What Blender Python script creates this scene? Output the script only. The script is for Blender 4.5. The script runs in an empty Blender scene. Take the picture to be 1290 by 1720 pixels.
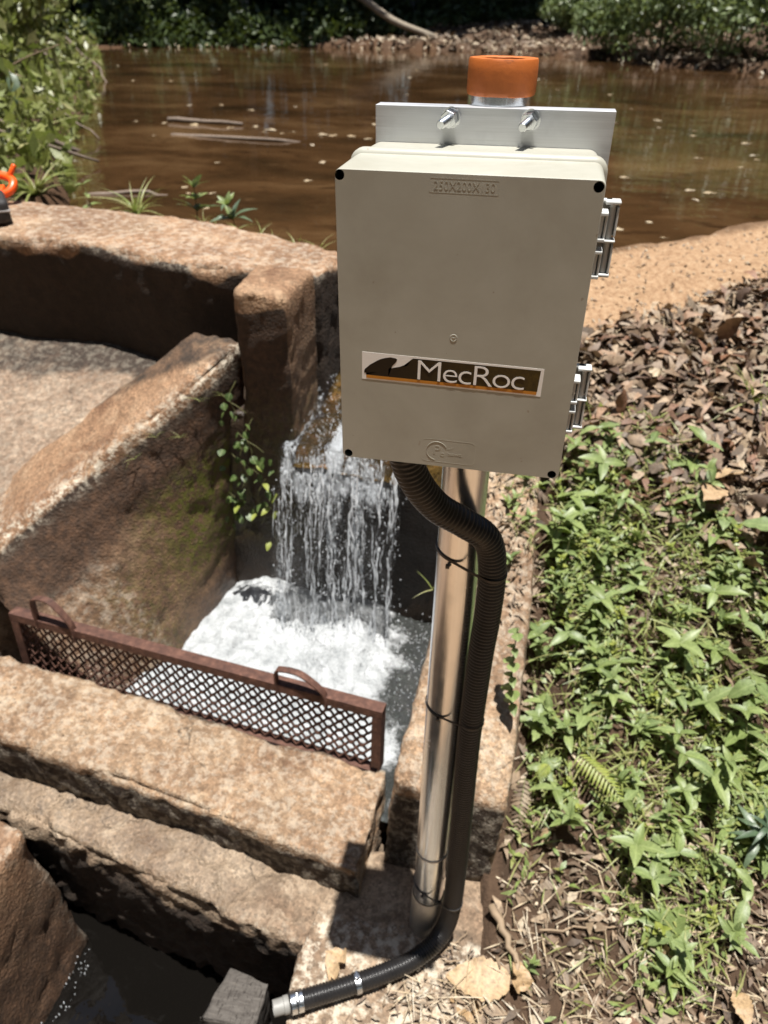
import bpy, bmesh, math, random
import numpy as np
from mathutils import Vector, Matrix, noise as mnoise

R = math.radians
rng = np.random.default_rng(7)
random.seed(7)
C = bpy.context.scene.collection
scn = bpy.context.scene

# ------------------------------------------------------------------ camera, sky, sun, exposure
cd = bpy.data.cameras.new('camera')
cam = bpy.data.objects.new('camera', cd)
C.objects.link(cam)
cd.sensor_fit = 'VERTICAL'
cd.sensor_height = 36.0
cd.lens = 26.0
cd.clip_start = 0.02
cd.clip_end = 500
cd.dof.use_dof = True
cd.dof.focus_distance = 0.64
cd.dof.aperture_fstop = 8.5
cam.matrix_world = Matrix(((0.98004, -0.11721, 0.16056, 0.0535),
                           (0.19870, 0.55354, -0.80877, -0.753),
                           (0.00592, 0.82453, 0.56578, 1.5015),
                           (0, 0, 0, 1)))
scn.camera = cam

SUN = Vector((0.0635, -0.072, 1.0)).normalized()          # towards the sun, almost overhead
world = bpy.data.worlds.new('World')
scn.world = world
world.use_nodes = True
wn, wl = world.node_tree.nodes, world.node_tree.links
sky = wn.new('ShaderNodeTexSky')
sky.sky_type = 'NISHITA'
sky.sun_disc = False
sky.sun_elevation = math.asin(SUN.z)
sky.sun_rotation = math.atan2(SUN.x, SUN.y)
bg = wn['Background']
bg.inputs['Strength'].default_value = 0.05
wl.new(sky.outputs['Color'], bg.inputs['Color'])
sl = bpy.data.lights.new('sun', 'SUN')
sl.energy = 4.6
sl.angle = R(0.53)
sl.color = (1.0, 0.965, 0.91)
so = bpy.data.objects.new('sun', sl)
C.objects.link(so)
so.rotation_euler = SUN.to_track_quat('Z', 'Y').to_euler()
so.location = (0, 0, 8)
scn.view_settings.view_transform = 'Standard'
scn.view_settings.look = 'None'
scn.view_settings.exposure = 1.0
scn.view_settings.gamma = 1.0
scn.view_settings.use_curve_mapping = False
scn.render.engine = 'CYCLES'
scn.cycles.max_bounces = 8
scn.cycles.transparent_max_bounces = 16
scn.cycles.sample_clamp_indirect = 6.0

# ------------------------------------------------------------------ helpers: objects
def link(o, parent=None):
    C.objects.link(o)
    if parent is not None:
        o.parent = parent
    return o

def tag(o, label=None, cat=None, group=None, kind=None):
    if label: o['label'] = label
    if cat: o['category'] = cat
    if group: o['group'] = group
    if kind: o['kind'] = kind
    return o

def empty(name, loc=(0, 0, 0), rot=(0, 0, 0), label=None, cat=None, group=None):
    o = bpy.data.objects.new(name, None)
    o.empty_display_size = 0.02
    o.location = loc
    o.rotation_euler = rot
    link(o)
    return tag(o, label, cat, group)

def mesh_np(name, V, F, smooth=True):
    """mesh from arrays; F may be (n,3)/(n,4) array or a list of index lists"""
    me = bpy.data.meshes.new(name)
    V = np.asarray(V, dtype=np.float32)
    if isinstance(F, np.ndarray):
        n, k = F.shape
        me.vertices.add(len(V)); me.vertices.foreach_set('co', V.ravel())
        me.loops.add(n * k); me.loops.foreach_set('vertex_index', F.astype(np.int32).ravel())
        me.polygons.add(n)
        me.polygons.foreach_set('loop_start', np.arange(0, n * k, k, dtype=np.int32))
        me.update(calc_edges=True)
        me.validate()
    else:
        me.from_pydata([tuple(v) for v in V], [], [list(f) for f in F])
        me.update()
    if smooth:
        me.polygons.foreach_set('use_smooth', [True] * len(me.polygons))
    return me

def obj(name, me, mat=None, parent=None, loc=None, rot=None, scale=None):
    o = bpy.data.objects.new(name, me)
    if mat is not None and len(me.materials) == 0:
        me.materials.append(mat)
    link(o, parent)
    if loc is not None: o.location = loc
    if rot is not None: o.rotation_euler = rot
    if scale is not None: o.scale = (scale,) * 3 if not hasattr(scale, '__len__') else scale
    return o

def attr(me, name, vals):
    a = me.attributes.new(name, 'FLOAT', 'POINT')
    a.data.foreach_set('value', np.asarray(vals, dtype=np.float32))

# ------------------------------------------------------------------ helpers: noise
def _hash(ix, iy, iz, seed):
    h = (ix.astype(np.int64) * 374761393 + iy.astype(np.int64) * 668265263 + iz.astype(np.int64) * 2147483647 + seed * 144665) & 0xffffffff
    h = ((h ^ (h >> 13)) * 1274126177) & 0xffffffff
    h = ((h ^ (h >> 16)) * 2246822519) & 0xffffffff
    h = h ^ (h >> 15)
    return (h & 0xffff) / 32767.5 - 1.0

def vnoise(P, s, seed=0):
    Q = np.asarray(P, dtype=np.float64) * s + 100.37
    i = np.floor(Q).astype(np.int64)
    f = Q - i
    f = f * f * f * (f * (f * 6 - 15) + 10)
    r = 0
    for dx in (0, 1):
        for dy in (0, 1):
            for dz in (0, 1):
                w = (f[:, 0] if dx else 1 - f[:, 0]) * (f[:, 1] if dy else 1 - f[:, 1]) * (f[:, 2] if dz else 1 - f[:, 2])
                r = r + w * _hash(i[:, 0] + dx, i[:, 1] + dy, i[:, 2] + dz, seed)
    return r

def fbm(P, s, octv=4, seed=0, gain=0.5):
    r, a = 0, 1.0
    for k in range(octv):
        r = r + a * vnoise(P, s * 2.03 ** k, seed + 17 * k)
        a *= gain
    return r

def smooth01(x, a, b):
    t = np.clip((np.asarray(x, dtype=float) - a) / (b - a), 0, 1)
    return t * t * (3 - 2 * t)

# ------------------------------------------------------------------ helpers: materials
class NG:
    def __init__(self, name):
        self.m = bpy.data.materials.new(name)
        self.m.use_nodes = True
        self.t = self.m.node_tree
        self.n, self.l = self.t.nodes, self.t.links
        self.n.clear()
        self.out = self.n.new('ShaderNodeOutputMaterial')
    def node(self, typ, **kw):
        n = self.n.new(typ)
        for k, v in kw.items():
            if k.startswith('i_'):
                self.put(n.inputs[k[2:].replace('_', ' ')], v)
            else:
                setattr(n, k, v)
        return n
    def put(self, sock, v):
        if hasattr(v, 'is_output') or isinstance(v, bpy.types.NodeSocket):
            self.l.new(v, sock)
        else:
            if hasattr(sock.default_value, '__len__') and hasattr(v, '__len__') and len(v) == 3 and len(sock.default_value) == 4:
                v = (*v, 1.0)
            sock.default_value = v
    def pos(self):
        return self.node('ShaderNodeNewGeometry').outputs['Position']
    def objco(self):
        return self.node('ShaderNodeTexCoord').outputs['Object']
    def noise(self, vec, scale, detail=4, rough=0.55, dist=0.0):
        n = self.node('ShaderNodeTexNoise')
        self.put(n.inputs['Vector'], vec)
        n.inputs['Scale'].default_value = scale
        n.inputs['Detail'].default_value = detail
        n.inputs['Roughness'].default_value = rough
        n.inputs['Distortion'].default_value = dist
        return n.outputs['Fac']
    def vor(self, vec, scale, out='Distance', feature='F1'):
        n = self.node('ShaderNodeTexVoronoi', feature=feature)
        self.put(n.inputs['Vector'], vec)
        n.inputs['Scale'].default_value = scale
        return n.outputs[out]
    def scale(self, vec, s):
        n = self.node('ShaderNodeMapping')
        self.put(n.inputs['Vector'], vec)
        n.inputs['Scale'].default_value = s
        return n.outputs['Vector']
    def ramp(self, fac, stops):
        n = self.node('ShaderNodeValToRGB')
        self.put(n.inputs['Fac'], fac)
        cr = n.color_ramp
        while len(cr.elements) < len(stops):
            cr.elements.new(0.5)
        for e, (p, c) in zip(cr.elements, stops):
            e.position = p
            e.color = (*c, 1) if hasattr(c, '__len__') else (c, c, c, 1)
        return n.outputs['Color']
    def mix(self, fac, a, b, blend='MIX'):
        n = self.node('ShaderNodeMix', data_type='RGBA', blend_type=blend)
        self.put(n.inputs[0], fac)
        self.put(n.inputs[6], a)
        self.put(n.inputs[7], b)
        return n.outputs[2]
    def math(self, op, a, b=None, c=None, clamp=False):
        n = self.node('ShaderNodeMath', operation=op)
        n.use_clamp = clamp
        self.put(n.inputs[0], a)
        if b is not None: self.put(n.inputs[1], b)
        if c is not None: self.put(n.inputs[2], c)
        return n.outputs[0]
    def mapr(self, v, a, b, lo=0.0, hi=1.0):
        n = self.node('ShaderNodeMapRange')
        self.put(n.inputs[0], v)
        for i, x in zip((1, 2, 3, 4), (a, b, lo, hi)):
            n.inputs[i].default_value = x
        return n.outputs[0]
    def at(self, name):
        return self.node('ShaderNodeAttribute', attribute_name=name).outputs['Fac']
    def bump(self, h, strength=0.5, dist=0.01, normal=None):
        n = self.node('ShaderNodeBump')
        n.inputs['Strength'].default_value = strength
        n.inputs['Distance'].default_value = dist
        self.put(n.inputs['Height'], h)
        if normal is not None: self.put(n.inputs['Normal'], normal)
        return n.outputs['Normal']
    def bsdf(self, col, rough=0.6, metal=0.0, normal=None, spec=None, trans=None):
        n = self.node('ShaderNodeBsdfPrincipled')
        self.put(n.inputs['Base Color'], col)
        self.put(n.inputs['Roughness'], rough)
        self.put(n.inputs['Metallic'], metal)
        if normal is not None: self.put(n.inputs['Normal'], normal)
        if spec is not None: self.put(n.inputs['Specular IOR Level'], spec)
        if trans is not None: self.put(n.inputs['Transmission Weight'], trans)
        return n
    def end(self, shader):
        self.l.new(shader, self.out.inputs['Surface'])
        return self.m

def concrete(name, tan, red, pale, stain_shade=(0.022, 0.0155, 0.011), grain=150, wet=0.0, rough=0.85):
    g = NG(name)
    p = g.pos()
    big = g.noise(p, 5.5, 6, 0.62, 0.4)
    mid = g.noise(p, 26, 5, 0.65)
    fine = g.noise(p, 170, 4, 0.7)
    cells = g.vor(p, grain, 'Color')
    cellv = g.node('ShaderNodeSeparateColor')
    g.put(cellv.inputs[0], cells)
    col = g.ramp(big, [(0.34, red), (0.54, tan), (0.80, pale)])
    col = g.mix(g.mapr(mid, 0.52, 0.74, 0, 0.45), col, pale)
    col = g.mix(g.mapr(mid, 0.44, 0.26, 0, 0.5), col, tuple(c * 0.55 for c in red))
    # aggregate: every grain a little lighter or darker
    k = g.mapr(cellv.outputs[0], 0, 1, 0.60, 1.32)
    kk = g.node('ShaderNodeCombineColor')
    for i in range(3): g.put(kk.inputs[i], k)
    col = g.mix(0.8, col, kk.outputs[0], 'MULTIPLY')
    f2 = g.mapr(fine, 0.3, 0.7, 0.66, 1.28)
    kk2 = g.node('ShaderNodeCombineColor')
    for i in range(3): g.put(kk2.inputs[i], f2)
    col = g.mix(0.9, col, kk2.outputs[0], 'MULTIPLY')
    # weathering in broad patches
    pat = g.noise(p, 2.3, 5, 0.6, 0.8)
    col = g.mix(g.mapr(pat, 0.5, 0.68, 0, 0.55), col, tuple(c * 0.5 for c in red))
    col = g.mix(g.mapr(g.noise(p, 8.5, 6, 0.75, 0.6), 0.56, 0.66, 0, 0.5), col, tuple(min(1, c * 1.18) for c in pale))
    # small dark pits
    pit = g.mapr(g.noise(p, 75, 3, 0.6), 0.66, 0.73, 0, 0.8)
    col = g.mix(pit, col, tuple(c * 0.25 for c in red))
    # hairline cracks, here and there
    wv = g.node('ShaderNodeTexNoise'); g.put(wv.inputs['Vector'], p); wv.inputs['Scale'].default_value = 14; wv.inputs['Detail'].default_value = 5
    ws = g.node('ShaderNodeVectorMath', operation='SCALE'); g.put(ws.inputs[0], wv.outputs['Color']); ws.inputs['Scale'].default_value = .11
    wa = g.node('ShaderNodeVectorMath', operation='ADD'); g.put(wa.inputs[0], p); g.put(wa.inputs[1], ws.outputs[0])
    ck = g.mapr(g.vor(wa.outputs[0], 3.6, 'Distance', 'DISTANCE_TO_EDGE'), 0.0, 0.010, 1, 0)
    ck = g.math('MULTIPLY', ck, g.mapr(g.noise(p, 3.1, 2, 0.5), 0.5, 0.58, 0, 0.75))
    col = g.mix(ck, col, (0.035, 0.024, 0.016))
    # painted on as wall attributes: algae stains mixed with face shade, moss, pale lime
    sfac = g.math('ADD', g.at('stain_shade'), g.math('MULTIPLY', g.math('SUBTRACT', mid, 0.5), 0.7))
    sfac = g.mapr(sfac, 0.3, 0.65, 0, 1)
    scol = g.mix(g.mapr(g.noise(p, 30, 6, 0.75), 0.42, 0.85), stain_shade, (0.048, 0.029, 0.02))
    col = g.mix(g.math('MULTIPLY', sfac, 0.96), col, scol)
    gm = g.math('MULTIPLY', g.at('face_shade'), g.mapr(g.noise(p, 17, 6, 0.7), 0.3, 0.62, 0.35, 1))  # dark red-brown put into the colour as shade of upright faces
    col = g.mix(gm, col, g.mix(g.mapr(g.noise(p, 60, 5, 0.75), 0.4, 0.65), (0.052, 0.030, 0.019), (0.135, 0.072, 0.04)))
    mo = g.math('MULTIPLY', g.at('moss'), g.mapr(g.noise(p, 55, 5, 0.7), 0.42, 0.58, 0, 1))
    col = g.mix(mo, col, (0.11, 0.115, 0.012))
    li = g.math('MULTIPLY', g.at('lime'), g.mapr(g.noise(p, 48, 5, 0.7), 0.47, 0.6, 0, 1))
    col = g.mix(li, col, (0.56, 0.5, 0.4))
    h = g.math('ADD', g.math('MULTIPLY', fine, 0.6), g.math('MULTIPLY', g.vor(p, grain, 'Distance'), 0.5))
    h = g.math('ADD', h, g.math('MULTIPLY', mid, 0.8))
    wetf = g.at('wet')
    rgh = g.math('SUBTRACT', rough, g.math('MULTIPLY', wetf, 0.62))
    col = g.mix(g.math('MULTIPLY', wetf, 0.55), col, g.mix(0.5, col, (0.02, 0.014, 0.008)))
    return g.end(g.bsdf(col, rgh, 0, g.bump(h, 0.85, 0.0042), 0.4).outputs[0])

M = {}
M['concrete'] = concrete('sandy_concrete', (0.265, 0.172, 0.102), (0.165, 0.094, 0.053), (0.375, 0.278, 0.182))
M['concrete_grey'] = concrete('grey_concrete', (0.25, 0.182, 0.122), (0.155, 0.10, 0.063), (0.385, 0.305, 0.22))
M['concrete_red'] = concrete('reddish_concrete', (0.265, 0.158, 0.090), (0.16, 0.083, 0.044), (0.375, 0.262, 0.165))
M['gravel'] = concrete('gravelly_concrete', (0.22, 0.155, 0.107), (0.14, 0.09, 0.06), (0.33, 0.255, 0.185), grain=95)

def plain(name, col, rough=0.5, metal=0.0, spec=None, var=0.12, vs=60, bump=0.0, bs=200):
    g = NG(name)
    p = g.objco()
    n = g.noise(p, vs, 5, 0.6)
    c = g.mix(n, tuple(x * (1 - var) for x in col), tuple(min(1, x * (1 + var)) for x in col))
    nm = g.bump(g.noise(p, bs, 4, 0.6), bump, 0.001) if bump else None
    r = g.mapr(g.noise(p, vs * 2.5, 4, 0.6), 0.3, 0.7, rough * 0.85, min(1, rough * 1.15))
    return g.end(g.bsdf(c, r, metal, nm, spec).outputs[0])

def box_plastic():
    g = NG('grey_plastic')
    p = g.objco()
    smudge = g.noise(p, 11, 5, 0.62, 0.3)
    spots = g.mapr(g.noise(p, 130, 2, 0.5), 0.735, 0.77, 0, 1)
    scr = g.mapr(g.noise(g.scale(p, (30, 30, 420)), 1.0, 4, 0.7, 1.5), 0.7, 0.78, 0, 0.25)
    c = g.mix(g.mapr(smudge, 0.35, 0.7), (0.395, 0.39, 0.335), (0.315, 0.303, 0.25))
    c = g.mix(g.math('MULTIPLY', spots, 0.5), c, (0.2, 0.15, 0.1))
    c = g.mix(scr, c, (0.58, 0.58, 0.55))
    r = g.mapr(smudge, 0.3, 0.7, 0.34, 0.5)
    return g.end(g.bsdf(c, r, 0, g.bump(g.noise(p, 900, 2, 0.5), 0.06, 0.0006), 0.5).outputs[0])
M['plastic'] = box_plastic()
M['hinge_plastic'] = plain('hinge_plastic', (0.50, 0.51, 0.50), 0.4, var=0.1)

def brushed(name, col, rough, sc, bstr=0.15, mtl=1.0):
    g = NG(name)
    p = g.objco()
    st = g.noise(g.scale(p, sc), 1.0, 6, 0.7)
    bl = g.noise(p, 28, 4, 0.6)
    c = g.mix(g.mapr(st, 0.3, 0.7), tuple(x * 0.84 for x in col), col)
    c = g.mix(g.mapr(bl, 0.55, 0.75, 0, 0.35), c, tuple(x * 0.7 for x in col))
    r = g.math('ADD', g.mapr(st, 0.25, 0.75, rough * 0.75, rough * 1.3), g.mapr(bl, 0.45, 0.7, 0, 0.09))
    return g.end(g.bsdf(c, r, mtl, g.bump(st, bstr, 0.001)).outputs[0])
M['alu'] = brushed('brushed_aluminium', (0.70, 0.715, 0.74), 0.5, (12, 400, 900), 0.10, 0.9)
M['pole'] = brushed('galvanised_steel', (0.80, 0.84, 0.88), 0.17, (420, 420, 5), 0.2, 0.93)
M['zinc'] = plain('zinc_plated_steel', (0.66, 0.68, 0.70), 0.28, 1.0, var=0.12)
M['dull_zinc'] = plain('dull_zinc', (0.42, 0.41, 0.39), 0.5, 0.85, var=0.2)

def orange_pvc():
    g = NG('orange_rubber')
    p = g.objco()
    n = g.noise(p, 55, 5, 0.65)
    dirt = g.mapr(g.noise(g.scale(p, (90, 90, 220)), 1.0, 4, 0.7), 0.6, 0.75, 0, 0.75)
    c = g.mix(n, (0.36, 0.085, 0.013), (0.54, 0.15, 0.026))
    c = g.mix(dirt, c, (0.16, 0.055, 0.02))
    return g.end(g.bsdf(c, 0.55, 0, g.bump(g.noise(p, 260, 4, 0.6), 0.25, 0.001)).outputs[0])
M['orange'] = orange_pvc()
M['black_plastic'] = plain('black_plastic', (0.012, 0.012, 0.013), 0.38, var=0.4, vs=80, bump=0.1)
M['hose'] = plain('black_hose', (0.014, 0.013, 0.013), 0.33, var=0.5, vs=40, spec=0.45)
M['hole'] = plain('dark_recess', (0.012, 0.010, 0.009), 0.7, var=0.2)

def rust():
    g = NG('rusty_steel')
    p = g.pos()
    n = g.noise(p, 60, 6, 0.7)
    f = g.noise(p, 300, 4, 0.7)
    c = g.ramp(n, [(0.3, (0.04, 0.017, 0.012)), (0.55, (0.10, 0.045, 0.030)), (0.75, (0.20, 0.10, 0.068))])
    c = g.mix(g.mapr(f, 0.55, 0.75, 0, 0.5), c, (0.05, 0.022, 0.015))
    return g.end(g.bsdf(c, 0.72, 0.15, g.bump(f, 0.4, 0.001)).outputs[0])
M['rust'] = rust()

def leafmat(name, cols, rough=0.42, trans=0.3, veins=False, dry=False):
    g = NG(name)
    ri = g.node('ShaderNodeObjectInfo').outputs['Random']
    isl = g.node('ShaderNodeNewGeometry').outputs['Random Per Island']
    f = g.math('FRACT', g.math('ADD', g.math('MULTIPLY', ri, 7.13), isl))
    n = len(cols)
    c = g.ramp(f, [(i / max(1, n - 1), cl) for i, cl in enumerate(cols)])
    p = g.objco()
    mot = g.noise(p, 130 if dry else 90, 4, 0.65)
    c2 = g.node('ShaderNodeMix', data_type='RGBA', blend_type='MULTIPLY')
    g.put(c2.inputs[0], 1.0); g.put(c2.inputs[6], c)
    k = g.mapr(mot, 0.3, 0.7, 0.62, 1.3)
    kk = g.node('ShaderNodeCombineColor')
    for i in range(3): g.put(kk.inputs[i], k)
    g.put(c2.inputs[7], kk.outputs[0])
    c = c2.outputs[2]
    if veins:                                  # midrib and slanting side veins, in the leaf's own coordinates
        xyz = g.node('ShaderNodeSeparateXYZ'); g.put(xyz.inputs[0], p)
        ax = g.math('ABSOLUTE', xyz.outputs[0])
        rib = g.mapr(ax, .0004, .0011, 1, 0)
        sv = g.math('FRACT', g.math('MULTIPLY', g.math('SUBTRACT', xyz.outputs[1], g.math('MULTIPLY', ax, 0.9)), 190))
        sv = g.mapr(g.math('ABSOLUTE', g.math('SUBTRACT', sv, 0.5)), 0.0, 0.16, 1, 0)
        vn = g.math('MAXIMUM', rib, g.math('MULTIPLY', sv, 0.55))
        c = g.mix(g.math('MULTIPLY', vn, 0.4), c, (0.42, 0.30, 0.17) if dry else (0.40, 0.46, 0.20))
        edge_ = g.mapr(g.noise(p, 38, 3, 0.6), 0.62, 0.72, 0, 0.7)
        c = g.mix(edge_, c, (0.12, 0.06, 0.03) if dry else (0.27, 0.22, 0.07))
    if dry:
        c = g.mix(g.mapr(g.noise(p, 45, 5, 0.7), 0.55, 0.7, 0, 0.8), c, (0.09, 0.045, 0.02))
    b = g.bsdf(c, rough, 0, g.bump(mot, 0.5, 0.002), 0.5)
    tr = g.node('ShaderNodeBsdfTranslucent')
    g.put(tr.inputs['Color'], g.mix(0.5, c, (0.20, 0.26, 0.03) if not dry else (0.3, 0.16, 0.05)))
    mx = g.node('ShaderNodeMixShader')
    mx.inputs[0].default_value = trans
    g.l.new(b.outputs[0], mx.inputs[1]); g.l.new(tr.outputs[0], mx.inputs[2])
    return g.end(mx.outputs[0])
M['leaf'] = leafmat('weed_leaf', [(0.16, 0.20, 0.06), (0.225, 0.295, 0.09), (0.19, 0.25, 0.10), (0.275, 0.335, 0.125), (0.20, 0.26, 0.075), (0.32, 0.32, 0.11)], 0.42, 0.33)
M['leaf_veined'] = leafmat('veined_weed_leaf', [(0.15, 0.195, 0.06), (0.215, 0.28, 0.085), (0.18, 0.24, 0.095), (0.26, 0.32, 0.115), (0.13, 0.185, 0.065)], 0.45, 0.33, veins=True)
M['leaf_dark'] = leafmat('dark_leaf', [(0.055, 0.09, 0.05), (0.08, 0.12, 0.065), (0.10, 0.14, 0.08)], 0.38, 0.2)
M['leaf_lime'] = leafmat('lime_leaf', [(0.26, 0.31, 0.06), (0.33, 0.36, 0.085)], 0.45, 0.35)
M['grass'] = leafmat('grass_blade', [(0.17, 0.21, 0.055), (0.25, 0.28, 0.085), (0.33, 0.32, 0.14)], 0.42, 0.3)
M['dry_leaf'] = leafmat('dead_leaf', [(0.085, 0.055, 0.037), (0.29, 0.205, 0.13), (0.17, 0.115, 0.08), (0.42, 0.32, 0.215), (0.23, 0.115, 0.065), (0.085, 0.062, 0.048), (0.34, 0.27, 0.195)], 0.6, 0.15, dry=True)
M['litter'] = leafmat('litter_bits', [(0.05, 0.034, 0.024), (0.25, 0.18, 0.115), (0.13, 0.09, 0.062), (0.46, 0.38, 0.27), (0.11, 0.075, 0.052), (0.30, 0.22, 0.14)], 0.7, 0.05, dry=True)
M['pale_leaf'] = leafmat('pale_dead_leaf', [(0.46, 0.38, 0.26), (0.36, 0.27, 0.16), (0.52, 0.46, 0.36)], 0.5, 0.1, dry=True)
M['bank_leaf'] = leafmat('bank_leaf', [(0.15, 0.19, 0.05), (0.27, 0.29, 0.10), (0.20, 0.23, 0.075), (0.34, 0.32, 0.15)], 0.4, 0.35)
M['shrub_leaf'] = leafmat('shrub_leaf', [(0.12, 0.165, 0.07), (0.18, 0.23, 0.10), (0.24, 0.29, 0.14)], 0.4, 0.3)
M['forest_leaf'] = leafmat('forest_leaf', [(0.03, 0.05, 0.014), (0.05, 0.075, 0.02), (0.065, 0.09, 0.03)], 0.5, 0.15)
M['twig'] = plain('dry_twig', (0.25, 0.18, 0.115), 0.75, var=0.5, vs=30, bump=0.3)
M['stem'] = plain('green_stem', (0.13, 0.13, 0.05), 0.55, var=0.3)
M['bark'] = plain('pale_bark', (0.24, 0.20, 0.15), 0.85, var=0.5, vs=14, bump=0.6, bs=50)
M['root'] = plain('grey_root', (0.17, 0.13, 0.10), 0.85, var=0.5, vs=24, bump=0.5, bs=80)

def soil():
    g = NG('soil')
    p = g.pos()
    n = g.noise(p, 9, 6, 0.65)
    f = g.noise(p, 120, 5, 0.7)
    c = g.ramp(n, [(0.3, (0.035, 0.022, 0.014)), (0.55, (0.085, 0.052, 0.032)), (0.8, (0.14, 0.09, 0.055))])
    sand = g.ramp(g.noise(p, 60, 6, 0.7), [(0.3, (0.23, 0.135, 0.075)), (0.5, (0.37, 0.235, 0.135)), (0.7, (0.46, 0.32, 0.2))])
    sandf = g.mapr(g.math('ADD', g.at('sand'), g.math('MULTIPLY', g.math('SUBTRACT', g.noise(p, 22, 5, 0.7), 0.5), 0.7)), 0.4, 0.6)
    c = g.mix(sandf, c, sand)
    c = g.mix(g.math('MULTIPLY', g.at('damp'), 0.75), c, (0.075, 0.038, 0.018))
    h = g.math('ADD', f, g.math('MULTIPLY', g.vor(p, 70, 'Distance'), 0.5))
    return g.end(g.bsdf(c, 0.92, 0, g.bump(h, 0.9, 0.01), 0.25).outputs[0])
M['soil'] = soil()

def pond_water():
    g = NG('muddy_pond_water')
    p = g.pos()
    n = g.noise(g.scale(p, (0.7, 1.1, 1)), 1.2, 5, 0.6, 0.5)
    bed = g.noise(g.scale(p, (5, 9, 1)), 1.0, 5, 0.65, 0.6)
    c = g.ramp(n, [(0.34, (0.022, 0.0125, 0.0056)), (0.52, (0.054, 0.0275, 0.0115)), (0.68, (0.105, 0.060, 0.027))])
    c = g.mix(g.mapr(bed, 0.54, 0.68, 0, 0.8), c, (0.022, 0.011, 0.005))
    c = g.mix(g.mapr(bed, 0.40, 0.28, 0, 0.35), c, (0.14, 0.08, 0.038))
    w = g.noise(g.scale(p, (1.3, 2.6, 1)), 1.6, 4, 0.5)
    w2 = g.noise(g.scale(p, (6, 12, 1)), 1.0, 3, 0.5)
    h = g.math('ADD', w, g.math('MULTIPLY', w2, 0.14))
    b = g.bsdf(c, 0.035, 0, g.bump(h, 0.3, 0.012), 0.5)
    b.inputs['IOR'].default_value = 1.33
    return g.end(b.outputs[0])
M['pond'] = pond_water()

def foam_mat(name, dark=(0.03, 0.032, 0.03)):
    g = NG(name)
    p = g.pos()
    f = g.at('foam_and_sparkle')
    bub = g.vor(p, 130, 'Distance')
    n = g.noise(p, 34, 6, 0.7)
    n2 = g.noise(p, 210, 4, 0.7)
    ff = g.math('ADD', f, g.math('MULTIPLY', g.math('SUBTRACT', n, 0.5), 0.9))
    ff = g.math('ADD', ff, g.math('MULTIPLY', g.math('SUBTRACT', n2, 0.5), 0.55))
    ff = g.mapr(ff, 0.34, 0.66)
    white = g.mix(g.mapr(g.math('ADD', g.math('MULTIPLY', n, 0.6), g.math('MULTIPLY', g.noise(p, 9, 4, 0.6, 1.2), 0.45)), 0.34, 0.60), (0.19, 0.205, 0.21), (0.44, 0.455, 0.465))
    c = g.mix(ff, dark, white)
    r = g.mapr(ff, 0, 1, 0.06, 0.5)
    nm = g.bump(g.math('ADD', g.math('MULTIPLY', bub, 0.6), g.math('ADD', n, g.math('MULTIPLY', n2, 0.5))), 0.8, 0.008)
    return g.end(g.bsdf(c, r, 0, nm, 0.5).outputs[0])
M['foam_and_sparkle'] = foam_mat('foaming_water')

def fall_mat():
    """thin falling sheet: clear gloss where unbroken, white where it is torn to froth"""
    g = NG('falling_water')
    f = g.at('foam_and_sparkle')
    p = g.pos()
    n = g.noise(g.scale(p, (115, 60, 34)), 1.0, 4, 0.6, 1.6)
    n2 = g.noise(g.scale(p, (260, 120, 90)), 1.0, 3, 0.6, 1.0)
    ff = g.math('ADD', g.math('MULTIPLY', f, 0.55), g.math('ADD', g.math('MULTIPLY', n, 0.95), g.math('MULTIPLY', n2, 0.35)))
    ff = g.mapr(ff, 0.90, 1.03)
    nm = g.bump(g.math('ADD', n, g.math('MULTIPLY', n2, 0.5)), 1.0, 0.014)
    wb = g.bsdf((0.74, 0.78, 0.82), 0.12, 0, nm, 0.9)
    tl = g.node('ShaderNodeBsdfTranslucent')
    tl.inputs['Color'].default_value = (0.7, 0.74, 0.78, 1)
    wm = g.node('ShaderNodeMixShader')
    wm.inputs[0].default_value = 0.35
    g.l.new(wb.outputs[0], wm.inputs[1]); g.l.new(tl.outputs[0], wm.inputs[2])
    gl = g.node('ShaderNodeBsdfGlossy')
    gl.inputs['Roughness'].default_value = 0.10
    g.put(gl.inputs['Normal'], nm)
    tr = g.node('ShaderNodeBsdfTransparent')
    fr = g.node('ShaderNodeFresnel')
    fr.inputs['IOR'].default_value = 1.5
    g.put(fr.inputs['Normal'], nm)
    m1 = g.node('ShaderNodeMixShader')
    g.l.new(g.mapr(fr.outputs[0], 0, 1, 0.02, 0.75), m1.inputs[0]); g.l.new(tr.outputs[0], m1.inputs[1]); g.l.new(gl.outputs[0], m1.inputs[2])
    m2 = g.node('ShaderNodeMixShader')
    g.l.new(ff, m2.inputs[0]); g.l.new(m1.outputs[0], m2.inputs[1]); g.l.new(wm.outputs[0], m2.inputs[2])
    return g.end(m2.outputs[0])
M['fall'] = fall_mat()
g_ = NG('water_drop')
b_ = g_.bsdf((0.80, 0.83, 0.86), 0.04, 0, None, 1.0)
t_ = g_.node('ShaderNodeBsdfTransparent')
m_ = g_.node('ShaderNodeMixShader')
m_.inputs[0].default_value = 0.62
g_.l.new(t_.outputs[0], m_.inputs[1]); g_.l.new(b_.outputs[0], m_.inputs[2])
M['drop'] = g_.end(m_.outputs[0])
g_ = NG('dark_water')
nn = g_.noise(g_.pos(), 16, 3, 0.5)
M['dark_water'] = g_.end(g_.bsdf((0.004, 0.0035, 0.003), 0.03, 0, g_.bump(nn, 0.16, 0.012), 0.35).outputs[0])

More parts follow.
